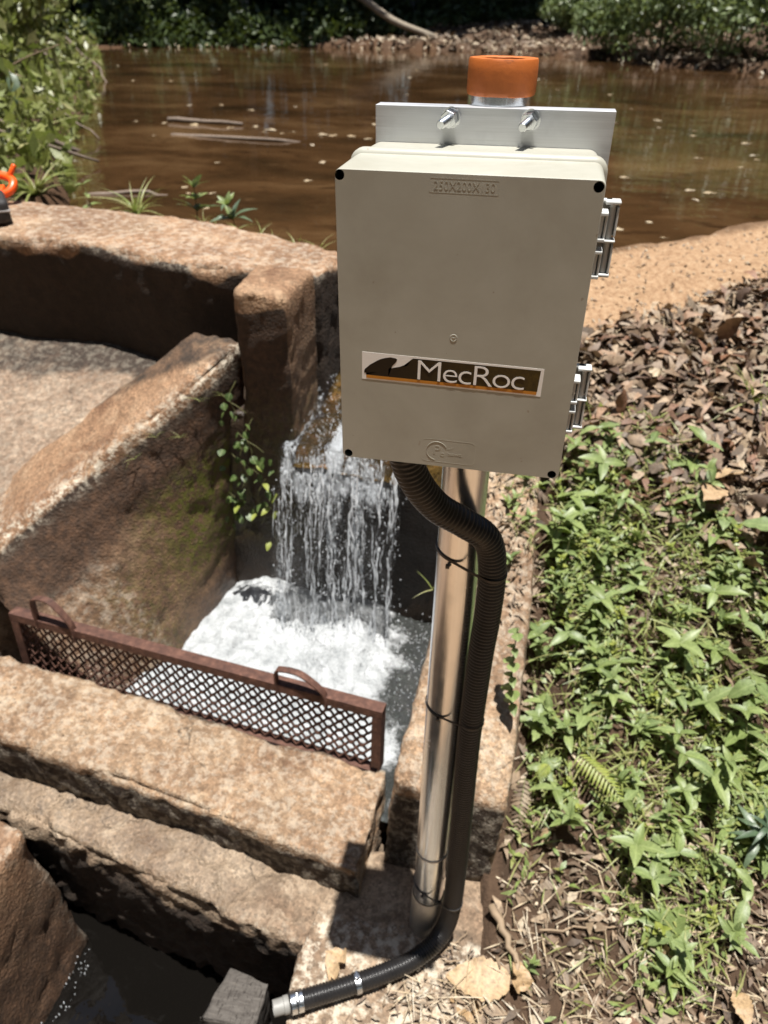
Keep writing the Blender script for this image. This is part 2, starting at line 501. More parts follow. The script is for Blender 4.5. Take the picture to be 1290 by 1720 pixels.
def stream_bed():
    g = NG('wet_mossy_bed')
    p = g.pos()
    n = g.noise(p, 22, 6, 0.7)
    c = g.ramp(n, [(0.3, (0.02, 0.013, 0.006)), (0.5, (0.11, 0.068, 0.018)), (0.65, (0.20, 0.10, 0.035)), (0.8, (0.09, 0.085, 0.03))])
    nm = g.bump(g.math('ADD', n, g.noise(p, 90, 4, 0.7)), 1.0, 0.02)
    return g.end(g.bsdf(c, 0.07, 0, nm, 0.7).outputs[0])
M['bed'] = stream_bed()

# ------------------------------------------------------------------ helpers: shapes
def loft_block(name, stations, res=0.016, erode=0.02, rough=0.0026, iters=2, seed=0, lumps=0.012, attrs=None):
    lumps *= 0.42
    """A cast block with worn edges. stations: list of (front_bottom, front_top, back_top, back_bottom) run along the block."""
    S = np.array(stations, dtype=float)                  # (n,4,3)
    mids = S.mean(axis=1)
    L = np.concatenate([[0], np.cumsum(np.linalg.norm(np.diff(mids, axis=0), axis=1))])
    nu = max(4, int(L[-1] / res))
    hgt = np.linalg.norm(S[:, 1] - S[:, 0], axis=1).max()
    wid = np.linalg.norm(S[:, 2] - S[:, 1], axis=1).max()
    nv, nw = max(3, int(hgt / res)), max(3, int(wid / res))
    def sta(u):
        s = u * L[-1]
        i = int(np.clip(np.searchsorted(L, s, 'right') - 1, 0, len(L) - 2))
        t = (s - L[i]) / (L[i + 1] - L[i])
        return S[i] * (1 - t) + S[i + 1] * t
    ST = np.array([sta(u) for u in np.linspace(0, 1, nu + 1)])
    idx, V, U = {}, [], []
    def vid(i, j, k):
        key = (i, j, k)
        if key not in idx:
            idx[key] = len(V)
            v, w = j / nv, k / nw
            fb, ft, bt, bb = ST[i]
            V.append((fb * (1 - v) + ft * v) * (1 - w) + (bb * (1 - v) + bt * v) * w)
            U.append((i / nu * L[-1], v * hgt, w * wid))
        return idx[key]
    F = []
    for i in range(nu):
        for j in range(nv):
            F.append((vid(i, j, 0), vid(i + 1, j, 0), vid(i + 1, j + 1, 0), vid(i, j + 1, 0)))
            F.append((vid(i, j, nw), vid(i, j + 1, nw), vid(i + 1, j + 1, nw), vid(i + 1, j, nw)))
        for k in range(nw):
            F.append((vid(i, nv, k), vid(i + 1, nv, k), vid(i + 1, nv, k + 1), vid(i, nv, k + 1)))
            F.append((vid(i, 0, k), vid(i, 0, k + 1), vid(i + 1, 0, k + 1), vid(i + 1, 0, k)))
    for j in range(nv):
        for k in range(nw):
            F.append((vid(0, j, k), vid(0, j + 1, k), vid(0, j + 1, k + 1), vid(0, j, k + 1)))
            F.append((vid(nu, j, k), vid(nu, j, k + 1), vid(nu, j + 1, k + 1), vid(nu, j + 1, k)))
    V, U, F = np.array(V), np.array(U), np.array(F)
    d = np.stack([np.minimum(U[:, 0], L[-1] - U[:, 0]), np.minimum(U[:, 1], hgt - U[:, 1]), np.minimum(U[:, 2], wid - U[:, 2])], 1)
    d.sort(axis=1)
    edge = np.exp(-d[:, 1] / 0.018)
    # smoothing over edge neighbours rounds the arrises
    E = np.concatenate([F[:, [0, 1]], F[:, [1, 2]], F[:, [2, 3]], F[:, [3, 0]]])
    deg = np.bincount(E[:, 0], minlength=len(V)) + np.bincount(E[:, 1], minlength=len(V))
    for _ in range(iters):
        acc = np.zeros_like(V)
        np.add.at(acc, E[:, 0], V[E[:, 1]]); np.add.at(acc, E[:, 1], V[E[:, 0]])
        V = V * 0.45 + 0.55 * acc / deg[:, None]
    def normals(V):
        n = np.cross(V[F[:, 2]] - V[F[:, 0]], V[F[:, 3]] - V[F[:, 1]])
        N = np.zeros_like(V)
        for c in range(4): np.add.at(N, F[:, c], n)
        return N / (np.linalg.norm(N, axis=1)[:, None] + 1e-12)
    N = normals(V)
    ctr = V.mean(axis=0)
    if np.sum(np.einsum('ij,ij->i', N, V - ctr)) < 0:
        F = F[:, ::-1]; N = -N
    er = np.clip(fbm(V, 9, 4, seed + 3) * 0.9 + 0.25, 0, 1.4)
    big = fbm(V, 3.5, 3, seed)
    V = V + N * (lumps * big + rough * fbm(V, 38, 3, seed + 9) - erode * edge * er - 0.35 * erode * np.clip(fbm(V, 16, 3, seed + 5) - 0.25, 0, 1))[:, None]
    me = mesh_np(name, V, F)
    A = dict(stain_shade=0, moss=0, lime=0, wet=0, face_shade=0)
    if attrs: A.update(attrs(V, N, edge))
    for k, v in A.items():
        attr(me, k, np.broadcast_to(np.asarray(v, dtype=float), (len(V),)))
    return me

def tube(pts, rad, seg=10, closed=False, cap=True):
    pts = np.array(pts, dtype=float)
    n = len(pts)
    rad = np.broadcast_to(np.asarray(rad, dtype=float), (n,))
    T = np.gradient(pts, axis=0)
    if closed:
        T = np.roll(pts, -1, 0) - np.roll(pts, 1, 0)
    T /= np.linalg.norm(T, axis=1)[:, None] + 1e-12
    ref = np.array([0, 0, 1.0]) if abs(T[0, 2]) < 0.9 else np.array([1.0, 0, 0])
    a = np.cross(T[0], ref); a /= np.linalg.norm(a)
    V = []
    ang = np.linspace(0, 2 * np.pi, seg, endpoint=False)
    for i in range(n):
        a = a - T[i] * a.dot(T[i]); a /= np.linalg.norm(a) + 1e-12
        b = np.cross(T[i], a)
        V.append(pts[i] + rad[i] * (np.cos(ang)[:, None] * a + np.sin(ang)[:, None] * b))
    V = np.concatenate(V)
    F = []
    m = n if closed else n - 1
    for i in range(m):
        i2 = (i + 1) % n
        for j in range(seg):
            j2 = (j + 1) % seg
            F.append((i * seg + j, i2 * seg + j, i2 * seg + j2, i * seg + j2))
    if cap and not closed:
        F = [list(f) for f in F]
        F.append(list(range(seg))); F.append(list(range((n - 1) * seg, n * seg))[::-1])
        return V, F
    return V, np.array(F)

def spline(P, n):
    """Catmull-Rom through P, n samples evenly spaced by length"""
    P = np.array(P, dtype=float)
    Q = np.concatenate([[2 * P[0] - P[1]], P, [2 * P[-1] - P[-2]]])
    out = []
    for i in range(1, len(Q) - 2):
        for t in np.linspace(0, 1, 40, endpoint=False):
            p0, p1, p2, p3 = Q[i - 1], Q[i], Q[i + 1], Q[i + 2]
            out.append(0.5 * ((2 * p1) + (-p0 + p2) * t + (2 * p0 - 5 * p1 + 4 * p2 - p3) * t * t + (-p0 + 3 * p1 - 3 * p2 + p3) * t ** 3))
    out.append(P[-1])
    out = np.array(out)
    s = np.concatenate([[0], np.cumsum(np.linalg.norm(np.diff(out, axis=0), axis=1))])
    q = np.linspace(0, s[-1], n)
    return np.stack([np.interp(q, s, out[:, k]) for k in range(3)], 1)

def lathe(profile, seg=48):
    """profile: list of (r, z) from one end to the other"""
    n = len(profile)
    ang = np.linspace(0, 2 * np.pi, seg, endpoint=False)
    V = np.concatenate([np.stack([r * np.cos(ang), r * np.sin(ang), np.full(seg, z)], 1) for r, z in profile])
    F = [(i * seg + j, i * seg + (j + 1) % seg, (i + 1) * seg + (j + 1) % seg, (i + 1) * seg + j) for i in range(n - 1) for j in range(seg)]
    return V, np.array(F)

def bm_mesh(name, bm, smooth=False):
    me = bpy.data.meshes.new(name)
    bmesh.ops.recalc_face_normals(bm, faces=bm.faces)
    bm.to_mesh(me); bm.free()
    if smooth:
        me.polygons.foreach_set('use_smooth', [True] * len(me.polygons))
    return me

def bm_box(bm, c, s, bevel=0.0, seg=2, M4=None):
    r = bmesh.ops.create_cube(bm, size=1.0)
    vs = r['verts']
    bmesh.ops.scale(bm, vec=s, verts=vs)
    if bevel:
        es = list({e for v in vs for e in v.link_edges})
        rb = bmesh.ops.bevel(bm, geom=es, offset=bevel, segments=seg, profile=0.5, affect='EDGES')
        vs = list({v for f in rb['faces'] for v in f.verts} | {v for v in vs if v.is_valid})
    bmesh.ops.translate(bm, vec=c, verts=vs)
    if M4 is not None:
        bmesh.ops.transform(bm, matrix=M4, verts=vs)
    return vs

def auto_smooth(me, ang=35):
    """smooth shading with sharp creases"""
    me.polygons.foreach_set('use_smooth', [True] * len(me.polygons))
    bm = bmesh.new(); bm.from_mesh(me)
    lim = R(ang)
    for e in bm.edges:
        if len(e.link_faces) == 2 and e.calc_face_angle(0) > lim:
            e.smooth = False
    bm.to_mesh(me); bm.free()
    return me

def rrect(w, h, r, n=6):
    pts = []
    for cx, cy, a0 in ((w / 2 - r, h / 2 - r, 0), (-w / 2 + r, h / 2 - r, 90), (-w / 2 + r, -h / 2 + r, 180), (w / 2 - r, -h / 2 + r, 270)):
        for k in range(n + 1):
            a = R(a0 + 90 * k / n)
            pts.append((cx + r * math.cos(a), cy + r * math.sin(a)))
    return pts

def text_mesh(name, body, width, height, depth, font_off=0.0, spacing=1.0):
    """built-in font turned into a solid; lies in XZ facing -Y, lower left corner at 0"""
    cu = bpy.data.curves.new(name, 'FONT')
    cu.body = body
    cu.size = 1.0
    cu.space_character = spacing
    cu.extrude = 0.01
    cu.offset = font_off
    cu.resolution_u = 4
    o = bpy.data.objects.new(name + '_src', cu)
    C.objects.link(o)
    dg = bpy.context.evaluated_depsgraph_get()
    me0 = bpy.data.meshes.new_from_object(o.evaluated_get(dg))
    bpy.data.objects.remove(o); bpy.data.curves.remove(cu)
    V = np.array([v.co[:] for v in me0.vertices])
    lo, hi = V.min(0), V.max(0)
    X = (V[:, 0] - lo[0]) / (hi[0] - lo[0]) * width
    Z = (V[:, 1] - lo[1]) / (hi[1] - lo[1]) * height
    Y = -(V[:, 2] - lo[2]) / (hi[2] - lo[2]) * depth
    me0.vertices.foreach_set('co', np.stack([X, Y, Z], 1).astype(np.float32).ravel())
    me0.update()
    me0.materials.clear()
    return me0

# ------------------------------------------------------------------ the ground
Y_NEAR_R = np.array([[-1.6, 1.72], [-0.9, 1.72], [-0.56, 1.66], [-0.48, 1.46], [-0.20, 1.46], [-0.10, 1.80], [0.0, 1.88], [0.33, 1.905], [0.5, 1.97], [0.66, 2.06], [0.87, 2.20], [1.6, 2.9], [3, 4.4], [5, 6.2], [30, 8]])
def pond_depth(x, y):
    """metres inside the pond's shoreline (positive: in the water)"""
    near = y - np.interp(x, Y_NEAR_R[:, 0], Y_NEAR_R[:, 1])
    left = x - np.interp(y, [1.5, 2.3, 3.1, 5.0, 9.0, 14.3, 30], [-1.7, -2.0, -2.55, -3.5, -5.6, -8.6, -14])
    yf = np.interp(x, [-12, -8.6, -5, -3.4, -1.5, 0.5, 1.2, 2.67, 6, 30], [13.6, 14.4, 15.8, 15.7, 15.2, 14.0, 12.4, 10.9, 9.6, 9.0])
    far = (yf - y)
    return np.minimum(np.minimum(near, left * 0.8), far * 0.7)

POND_Z = 0.80
def ground_z(x, y, fine=True):
    x = np.asarray(x, dtype=float); y = np.asarray(y, dtype=float)
    P = np.stack([x, y, np.zeros_like(x)], 1)
    # right bank: climbs away from the camera to the pond's rim
    yy = np.array([-30, -1.2, -0.45, -0.15, 0.1, 0.35, 0.6, 1.0, 1.4, 1.75, 2.1, 60])
    zz = np.array([-0.4, -0.2, -0.04, 0.0, 0.05, 0.16, 0.33, 0.55, 0.72, 0.83, 0.86, 0.9])
    z = np.interp(y, yy, zz) + 0.03 * smooth01(x, 0.3, 1.5)
    # left side, beside and below the terrace
    zl = np.interp(y, [-30, 0.2, 1.2, 1.7, 2.2, 60], [-0.2, 0.15, 0.55, 0.8, 0.9, 0.9])
    wl_ = smooth01(-x, 1.0, 1.6)
    z = z * (1 - wl_) + zl * wl_
    # hollow under the concrete works
    hol = smooth01(x, -1.75, -1.45) * (1 - smooth01(x, 0.02, 0.10)) * (1 - smooth01(y, 1.3, 1.55)) * smooth01(y, -3, -2)
    hol2 = hol * np.where((x > -0.2) & (y < 0.06), 0, 1)
    z = z * (1 - hol2) + (-0.75) * hol2
    slabm = smooth01(x, -.4, -.3) * (1 - smooth01(x, .085, .13)) * smooth01(y, -.30, -.22) * (1 - smooth01(y, .02, .12))
    z = z - 0.06 * slabm
    # the drop beside the side wall
    z = z - 0.075 * np.exp(-((x - 0.19) / 0.06) ** 2) * smooth01(y, 0.05, 0.15) * (1 - smooth01(y, 0.45, 0.7))
    dep = pond_depth(x, y)
    outside = y > 1.9
    rise = np.clip(-dep, 0, 60)
    farz = POND_Z + 0.03 + np.where(y > 6, 0.09 * rise + 0.16 * smooth01(rise, 0.2, 1.6), 0.22 * np.minimum(rise, 3) * smooth01(-x, 1.5, 2.4))
    z = np.where(outside & (dep < 0), np.maximum(z, farz), z)
    z = np.where(y > 1.5, z * (1 - smooth01(dep, -0.02, 0.25)) + (POND_Z - 0.45) * smooth01(dep, -0.02, 0.25), z)
    if fine:
        amp = 0.02 + 0.05 * smooth01(y, 4, 12)
        z = z + amp * fbm(P, 2.6, 4, 5) + 0.010 * fbm(P, 14, 3, 8) * (y < 6)
    return z

def spaced(stops):
    out = []
    for (a, b, s) in stops:
        n = max(1, int(round((b - a) / s)))
        out += list(np.linspace(a, b, n, endpoint=False))
    return np.array(out + [stops[-1][1]])

gx = spaced([(-60, -14, 4), (-14, -3, 0.5), (-3, -0.1, 0.10), (-0.1, 1.9, 0.022), (1.9, 4, 0.15), (4, 14, 0.5), (14, 60, 4)])
gy = spaced([(-12, -1, 1.0), (-1, -0.5, 0.1), (-0.5, 2.5, 0.022), (2.5, 5, 0.15), (5, 22, 0.3), (22, 90, 4)])
XX, YY = np.meshgrid(gx, gy)
Zg = ground_z(XX.ravel(), YY.ravel())
V = np.stack([XX.ravel(), YY.ravel(), Zg], 1)
nx, ny = len(gx), len(gy)
ii, jj = np.meshgrid(np.arange(nx - 1), np.arange(ny - 1))
b0 = (jj * nx + ii).ravel()
F = np.stack([b0, b0 + 1, b0 + 1 + nx, b0 + nx], 1)
me = mesh_np('ground', V, F)
sand = smooth01(V[:, 1], 1.20 , 1.45) * smooth01(V[:, 0], -0.9, -0.3) * (1 - smooth01(V[:, 1] - 0.30 * np.clip(V[:, 0] - 0.2, 0, 3), 2.9, 3.6))
lim = 1.30 + 0.52 * np.clip(V[:, 0] - 0.15, 0, 3)
sand = np.where(V[:, 0] > 0.1, smooth01(V[:, 1], lim - 0.06, lim + 0.1) * (1 - smooth01(V[:, 1], 3.2, 4)), sand)
sand = np.maximum(sand, (1 - smooth01(V[:, 1], -.62, -.45)) * smooth01(V[:, 1], -7, -5))  # unseen sandy ground behind the camera, added for its warm bounce
attr(me, 'sand', sand)
dd = pond_depth(V[:, 0], V[:, 1])
attr(me, 'damp', smooth01(dd + .03 * fbm(V, 9, 3, 14), -.075, -.015))
tag(obj('ground', me, M['soil']), kind='structure')

def gz(x, y):
    return float(ground_z(np.array([x]), np.array([y]))[0])

# pond surface
px = spaced([(-16, -3, 0.6), (-3, 3, 0.10), (3, 14, 0.6)]); py = spaced([(1.3, 4, 0.06), (4, 18, 0.6)])
XX, YY = np.meshgrid(px, py)
ii, jj = np.meshgrid(np.arange(len(px) - 1), np.arange(len(py) - 1))
b0 = (jj * len(px) + ii).ravel()
Fp = np.stack([b0, b0 + 1, b0 + 1 + len(px), b0 + len(px)], 1)
keep = (pond_depth(XX.ravel(), YY.ravel()) > -0.10)[Fp].any(axis=1)
me = mesh_np('pond', np.stack([XX.ravel(), YY.ravel(), np.full(XX.size, POND_Z)], 1), Fp[keep])
tag(obj('pond_water', me, M['pond']), kind='structure')

# ------------------------------------------------------------------ the concrete works
def st(fb, ft, bt, bb): return (fb, ft, bt, bb)

def att_dam(V, N, e):
    nz = fbm(V, 7, 3, 4) * 0.035
    return dict(stain_shade=1.25 * smooth01(0.922 + nz - V[:, 2], 0.0, 0.04) * (1 - smooth01(N[:, 2], .55, .75)), lime=0.35 * (V[:, 2] > 0.9))  # dark front: algae stains plus its shade put into the colour
dam = loft_block('dam_wall', [
    st((-3.3, 1.67, .3), (-3.3, 1.60, .93), (-3.3, 2.05, .93), (-3.3, 2.05, .3)),
    st((-1.51, 1.32, .3), (-1.51, 1.25, .93), (-1.54, 1.66, .93), (-1.54, 1.68, .3)),
    st((-1.25, 1.31, .3), (-1.25, 1.24, .93), (-1.17, 1.61, .93), (-1.17, 1.63, .3)),
    st((-.88, 1.18, .3), (-.88, 1.11, .93), (-.78, 1.50, .925), (-.78, 1.52, .3)),
    st((-.50, 1.13, .3), (-.50, 1.115, .92), (-.465, 1.335, .92), (-.465, 1.335, .3))], res=0.018, erode=0.022, seed=1, lumps=0.006, attrs=att_dam)
tag(obj('dam_wall', dam, M['concrete_red']), 'thick low concrete dam wall with sunlit top and black stained, shaded front, along the pond', 'wall')

def att_pier(V, N, e):
    front = np.clip(-N[:, 1] * 1.6 - 0.3, 0, 1)
    return dict(stain_shade=smooth01(0.925 + 0.02 * fbm(V, 9, 3, 2) - V[:, 2], 0, 0.03) * (0.30 + 0.95 * front), moss=0.25 * smooth01(0.75 - V[:, 2], 0, .2), wet=0.4 * smooth01(0.7 - V[:, 2], 0, .1), face_shade=0.5 * smooth01(.92 - V[:, 2], 0, .05))  # front, and less so the sides, darkened in colour for their shade
pier = loft_block('concrete_pier', [
    st((-.665, .905, .25), (-.635, .855, .95), (-.655, 1.09, .95), (-.67, 1.10, .25)),
    st((-.52, .895, .25), (-.50, .845, .95), (-.49, 1.075, .95), (-.50, 1.085, .25))], res=0.013, erode=0.012, seed=12, lumps=0.006, iters=3, attrs=att_pier)
tag(obj('concrete_pier', pier, M['concrete_red']), 'square concrete pier with bright top at the end of the dam, left of the waterfall', 'pillar')

def att_back(V, N, e):
    return dict(stain_shade=1.0, wet=0.8, moss=0.3 * smooth01(V[:, 2], 0.1, 0.3) * (1 - smooth01(V[:, 2], .4, .5)) * (V[:, 0] < -0.45))
back = loft_block('weir_wall', [
    st((-.90, .92, -.4), (-.90, .93, .60), (-.90, 1.02, .60), (-.90, 1.02, -.4)),
    st((-.66, .91, -.4), (-.66, .90, .60), (-.66, 1.35, .60), (-.66, 1.35, -.4)),
    st((-.56, .90, -.4), (-.56, .89, .56), (-.56, 1.60, .60), (-.56, 1.60, -.4)),
    st((-.50, .90, -.4), (-.50, .885, .535), (-.50, 1.75, .60), (-.50, 1.75, -.4)),
    st((.02, .84, -.4), (.02, .835, .50), (.02, 1.75, .60), (.02, 1.75, -.4))], res=0.022, erode=0.02, seed=20, attrs=att_back)
tag(obj('weir_wall', back, M['concrete']), 'dark wet weir wall behind the falling water', 'wall')

# mossy bed of the spillway above the fall
bx = np.linspace(-.505, -.05, 60); by = np.linspace(.83, 1.8, 80)
XX, YY = np.meshgrid(bx, by)
P = np.stack([XX.ravel(), YY.ravel(), np.zeros(XX.size)], 1)
zb = 0.545 + 0.02 * fbm(P, 12, 4, 3) + 0.07 * smooth01(P[:, 1], .95, 1.5) - 0.05 * (1 - smooth01(P[:, 1], .83, .88)) + 0.19 * smooth01(P[:, 1], 1.2, 1.6)
P[:, 2] = zb
ii, jj = np.meshgrid(np.arange(59), np.arange(79)); b0 = (jj * 60 + ii).ravel()
me = mesh_np('spillway_bed', P, np.stack([b0, b0 + 1, b0 + 61, b0 + 60], 1))
tag(obj('spillway_bed', me, M['bed']), kind='structure')

def att_right_pier(V, N, e):
    return dict(stain_shade=smooth01(0.78 - V[:, 2], 0, .04), wet=0.3)
rp = loft_block('spillway_block', [
    st((-.17, .90, .2), (-.17, .885, .80), (-.17, 1.80, .86), (-.17, 1.80, .2)),
    st((.16, .88, .2), (.16, .865, .74), (.16, 1.80, .86), (.16, 1.80, .2))], res=0.025, seed=31, attrs=att_right_pier)
tag(obj('spillway_block', rp, M['concrete']), 'concrete block on the far side of the spillway, behind the grey box', 'wall')

# left wing wall: upright by the fall, flaring and sloping down towards the camera
def att_wing(V, N, e):
    top = np.interp(V[:, 0], [-1.2, -.66], [.38, .78])
    below = top - V[:, 2]
    n = 0.05 * fbm(V, 6, 3, 9)
    band = smooth01(below + n * .4, 0.012, 0.05) * (1 - smooth01(below + n, 0.16, 0.26))
    band = np.where(N[:, 2] > 0.85, 0, band)
    lo = smooth01(below, 0.2, 0.3)
    ymid = smooth01(V[:, 1], .62, .8)
    moss = ymid * smooth01(below, .15, .25) * (1 - smooth01(below, .45, .62)) + 0.45 * np.exp(-((V[:, 1] - .6) / .07) ** 2) * smooth01(below, .25, .4) * 0.6
    dk = ymid * smooth01(V[:, 1] , .85, .9) * .8
    return dict(stain_shade=np.maximum(np.maximum(band * 1.05, dk * 0.7), 0.18 * (N[:, 2] < .85)), face_shade=0.95 * smooth01(below, .02, .10) * (1 - smooth01(N[:, 2], .8, .92)), moss=moss, lime=np.exp(-((below - 0.015) / 0.03) ** 2) * 0.9 + 0.25 * lo * (V[:, 1] < .6), wet=0.8 * smooth01(0.16 - V[:, 2], 0, .12))  # upper band is stained; lower face darkened in colour for its shade
def lerp3(a, b, t): return tuple(a[i] * (1 - t) + b[i] * t for i in range(3))
wi = []
for t in (-0.08, 0.10, 0.35, 0.65, 1.0, 1.16):
    it = lerp3((-.665, .865, .785), (-1.20, .52, .385), t)
    ot = lerp3((-.815, 1.0, .785), (-1.37, .76, .385), t)
    if t < 0: it, ot = (-.655, .975, .785), (-.815, 1.008, .785)
    toe = (np.interp(t, [0, .5, 1, 1.16], [-.745, -.79, -.855, -.875]), it[1] if t < 0 else np.interp(t, [0, .5, 1, 1.16], [.88, .63, .44, .38]), -.02)
    ft = (it[0], it[1], it[2])
    fb = (toe[0] - .08, toe[1], -.32)
    # front face runs toe -> inner top; carry it below the water along the same slope
    wi.append(st((toe[0] + (toe[0] - it[0]) * .25, toe[1] + (toe[1] - it[1]) * .25, toe[2] - (it[2] - toe[2]) * .25), ft, ot, (ot[0], ot[1], -.3)))
wing = loft_block('wing_wall', wi, res=0.015, erode=0.02, seed=42, lumps=0.012, attrs=att_wing)
tag(obj('wing_wall', wing, M['concrete_red']), 'sloping concrete wing wall with pale sunlit top, left of the foaming pool', 'wall')

# gravelly terrace left of the wing wall
def att_terr(V, N, e):
    return dict(stain_shade=0.62 * np.exp(-(np.clip(1.16 - V[:, 1] + .04 * fbm(V, 6, 3, 2), 0, 3) / .055) ** 2) + 0.25 * np.clip(fbm(V, 4, 3, 15), 0, 1), lime=0.15)  # darker strip along the dam's foot, plus random patches
tv = loft_block('terrace', [
    st((-3.2, .20, -.1), (-3.2, .20, .30), (-3.2, 1.8, .65), (-3.2, 1.8, -.1)),
    st((-1.30, .50, -.1), (-1.30, .50, .325), (-1.30, 1.40, .65), (-1.30, 1.40, -.1)),
    st((-.74, .99, -.1), (-.74, .99, .59), (-.675, 1.30, .65), (-.675, 1.30, -.1))], res=0.020, erode=0.0, iters=0, seed=55, lumps=0.006, attrs=att_terr)
tag(obj('terrace', tv, M['gravel']), kind='structure')

# right side wall the post stands against
def att_side(V, N, e):
    front = np.clip(-N[:, 1] * 1.5 - .4, 0, 1)
    return dict(stain_shade=0.85 * front * smooth01(.255 - V[:, 2], 0, .04), lime=0.35, wet=0.5 * (V[:, 0] < -0.07) * smooth01(.25 - V[:, 2], 0, .1))  # front face darkened in the colour for its shade
side = loft_block('side_wall', [
    st((-.14, .088, -.35), (-.098, .112, .27), (.125, .118, .258), (.09, .075, -.35)),
    st((-.125, .30, -.35), (-.082, .30, .335), (.13, .30, .325), (.15, .30, -.35)),
    st((-.075, .60, -.35), (-.060, .60, .455), (.135, .60, .445), (.15, .60, -.35)),
    st((-.05, .90, -.35), (-.035, .90, .58), (.13, .90, .57), (.15, .90, -.35)),
    st((-.05, 1.30, -.35), (-.035, 1.30, .73), (.13, 1.30, .72), (.15, 1.30, -.35))], res=0.014, erode=0.02, seed=61, lumps=0.006, attrs=att_side)
tag(obj('side_wall', side, M['concrete']), 'sandy concrete side wall right of the pool, directly behind the metal pole', 'wall')

# sill under the screen
def att_sill(V, N, e):
    front = np.clip(-N[:, 1] * 1.5 - .3, 0, 1)
    yb = np.interp(V[:, 0], [-1.1, -.125], [.36, .267])
    return dict(stain_shade=front * smooth01(np.interp(V[:, 0], [-1.5, -.9, -.14], [.16, .13, .085]) - V[:, 2], 0, .03) + 0.75 * smooth01(V[:, 1] - yb, -0.035, 0.0), lime=0.3)  # dark front and rear strip are shadow put into the colour
sill = loft_block('screen_sill', [
    st((-1.75, .21, -.25), (-1.75, .22, .19), (-1.75, .45, .23), (-1.75, .45, -.25)),
    st((-.99, .15, -.25), (-.99, .13, .152), (-1.09, .335, .178), (-1.09, .345, -.25)),
    st((-.55, .10, -.25), (-.55, .08, .12), (-.60, .31, .125), (-.60, .315, -.25)),
    st((-.155, .03, -.25), (-.143, .013, .10), (-.135, .262, .10), (-.135, .27, -.25))], res=0.013, erode=0.03, rough=0.005, seed=74, lumps=0.009, attrs=att_sill)
tag(obj('screen_sill', sill, M['concrete']), 'raised pinkish concrete sill the rusty screen stands on', 'ledge')

# lower step with the broken front edge
def att_step(V, N, e):
    front = np.clip(-N[:, 1] * 1.5 - .2, 0, 1)
    return dict(stain_shade=front * smooth01(-0.035 + .03 * fbm(V, 14, 3, 8) - V[:, 2], 0, .04), wet=0.45 * (N[:, 2] > .6) * smooth01(-V[:, 0], .2, .5), lime=0.3 * e)  # front darker below the broken edge
step = loft_block('lower_step', [
    st((-1.7, .14, -.7), (-1.7, .12, .01), (-1.7, .5, .012), (-1.7, .5, -.7)),
    st((-.90, .075, -.7), (-.89, .03, .004), (-.9, .4, .004), (-.9, .4, -.7)),
    st((-.60, .03, -.7), (-.58, -.035, 0), (-.6, .3, 0), (-.6, .3, -.7)),
    st((-.21, -.02, -.7), (-.20, -.10, -.002), (-.13, .25, -.002), (-.15, .25, -.7))], res=0.012, erode=0.06, rough=0.010, seed=83, lumps=0.010, attrs=att_step)
tag(obj('lower_step', step, M['concrete_grey']), 'lower concrete step with crumbling broken front edge above the dark pit', 'step')

slab = loft_block('pole_slab', [
    st((-.26, -.16, -.6), (-.245, -.155, .004), (-.235, -.06, .004), (-.235, -.06, -.6)),
    st((-.19, -.40, -.6), (-.18, -.40, -.004), (-.185, .13, .004), (-.185, .13, -.6)),
    st((.14, -.42, -.6), (.14, -.42, -.015), (.12, .16, -.002), (.12, .16, -.6))], res=0.013, erode=0.02, seed=91, lumps=0.004,
    attrs=lambda V, N, e: dict(stain_shade=np.clip(fbm(V, 8, 3, 6) - .15, 0, .45) * (V[:, 1] > -.12), lime=0.7 * (V[:, 1] < -.02)))
tag(obj('pole_slab', slab, M['concrete_grey']), kind='structure')

def att_pit(V, N, e):
    return dict(stain_shade=0.55 * smooth01(-.03 - V[:, 2] + .05 * fbm(V, 6, 3, 3), 0, .15), lime=0.5 * e, wet=0.2, face_shade=0.75 * smooth01(.0 - V[:, 2], 0, .06))  # face below the top edge darkened in colour for its shade
pitw = loft_block('pit_wall', [
    st((-.78, -.9, -.8), (-.90, -.9, .03), (-1.6, -.9, .05), (-1.6, -.9, -.8)),
    st((-.78, -.4, -.8), (-.89, -.4, .03), (-1.6, -.4, .05), (-1.6, -.4, -.8)),
    st((-.78, .0, -.8), (-.872, .0, .045), (-1.6, .10, .07), (-1.6, .10, -.8))], res=0.018, erode=0.026, seed=101, lumps=0.008, attrs=att_pit)
tag(obj('pit_wall', pitw, M['concrete_red']), 'rough reddish concrete wall at the left side of the dark pit', 'wall')

# water in the pit
px = np.linspace(-1.0, 0.0, 40); py = np.linspace(-1.2, .12, 40)
XX, YY = np.meshgrid(px, py)
P = np.stack([XX.ravel(), YY.ravel(), np.zeros(XX.size)], 1)
P[:, 2] = -0.40 + 0.012 * fbm(P, 9, 3, 2)
ii, jj = np.meshgrid(np.arange(39), np.arange(39)); b0 = (jj * 40 + ii).ravel()
tag(obj('pit_water', mesh_np('pit_water', P, np.stack([b0, b0 + 1, b0 + 41, b0 + 40], 1)), M['dark_water']), kind='structure')

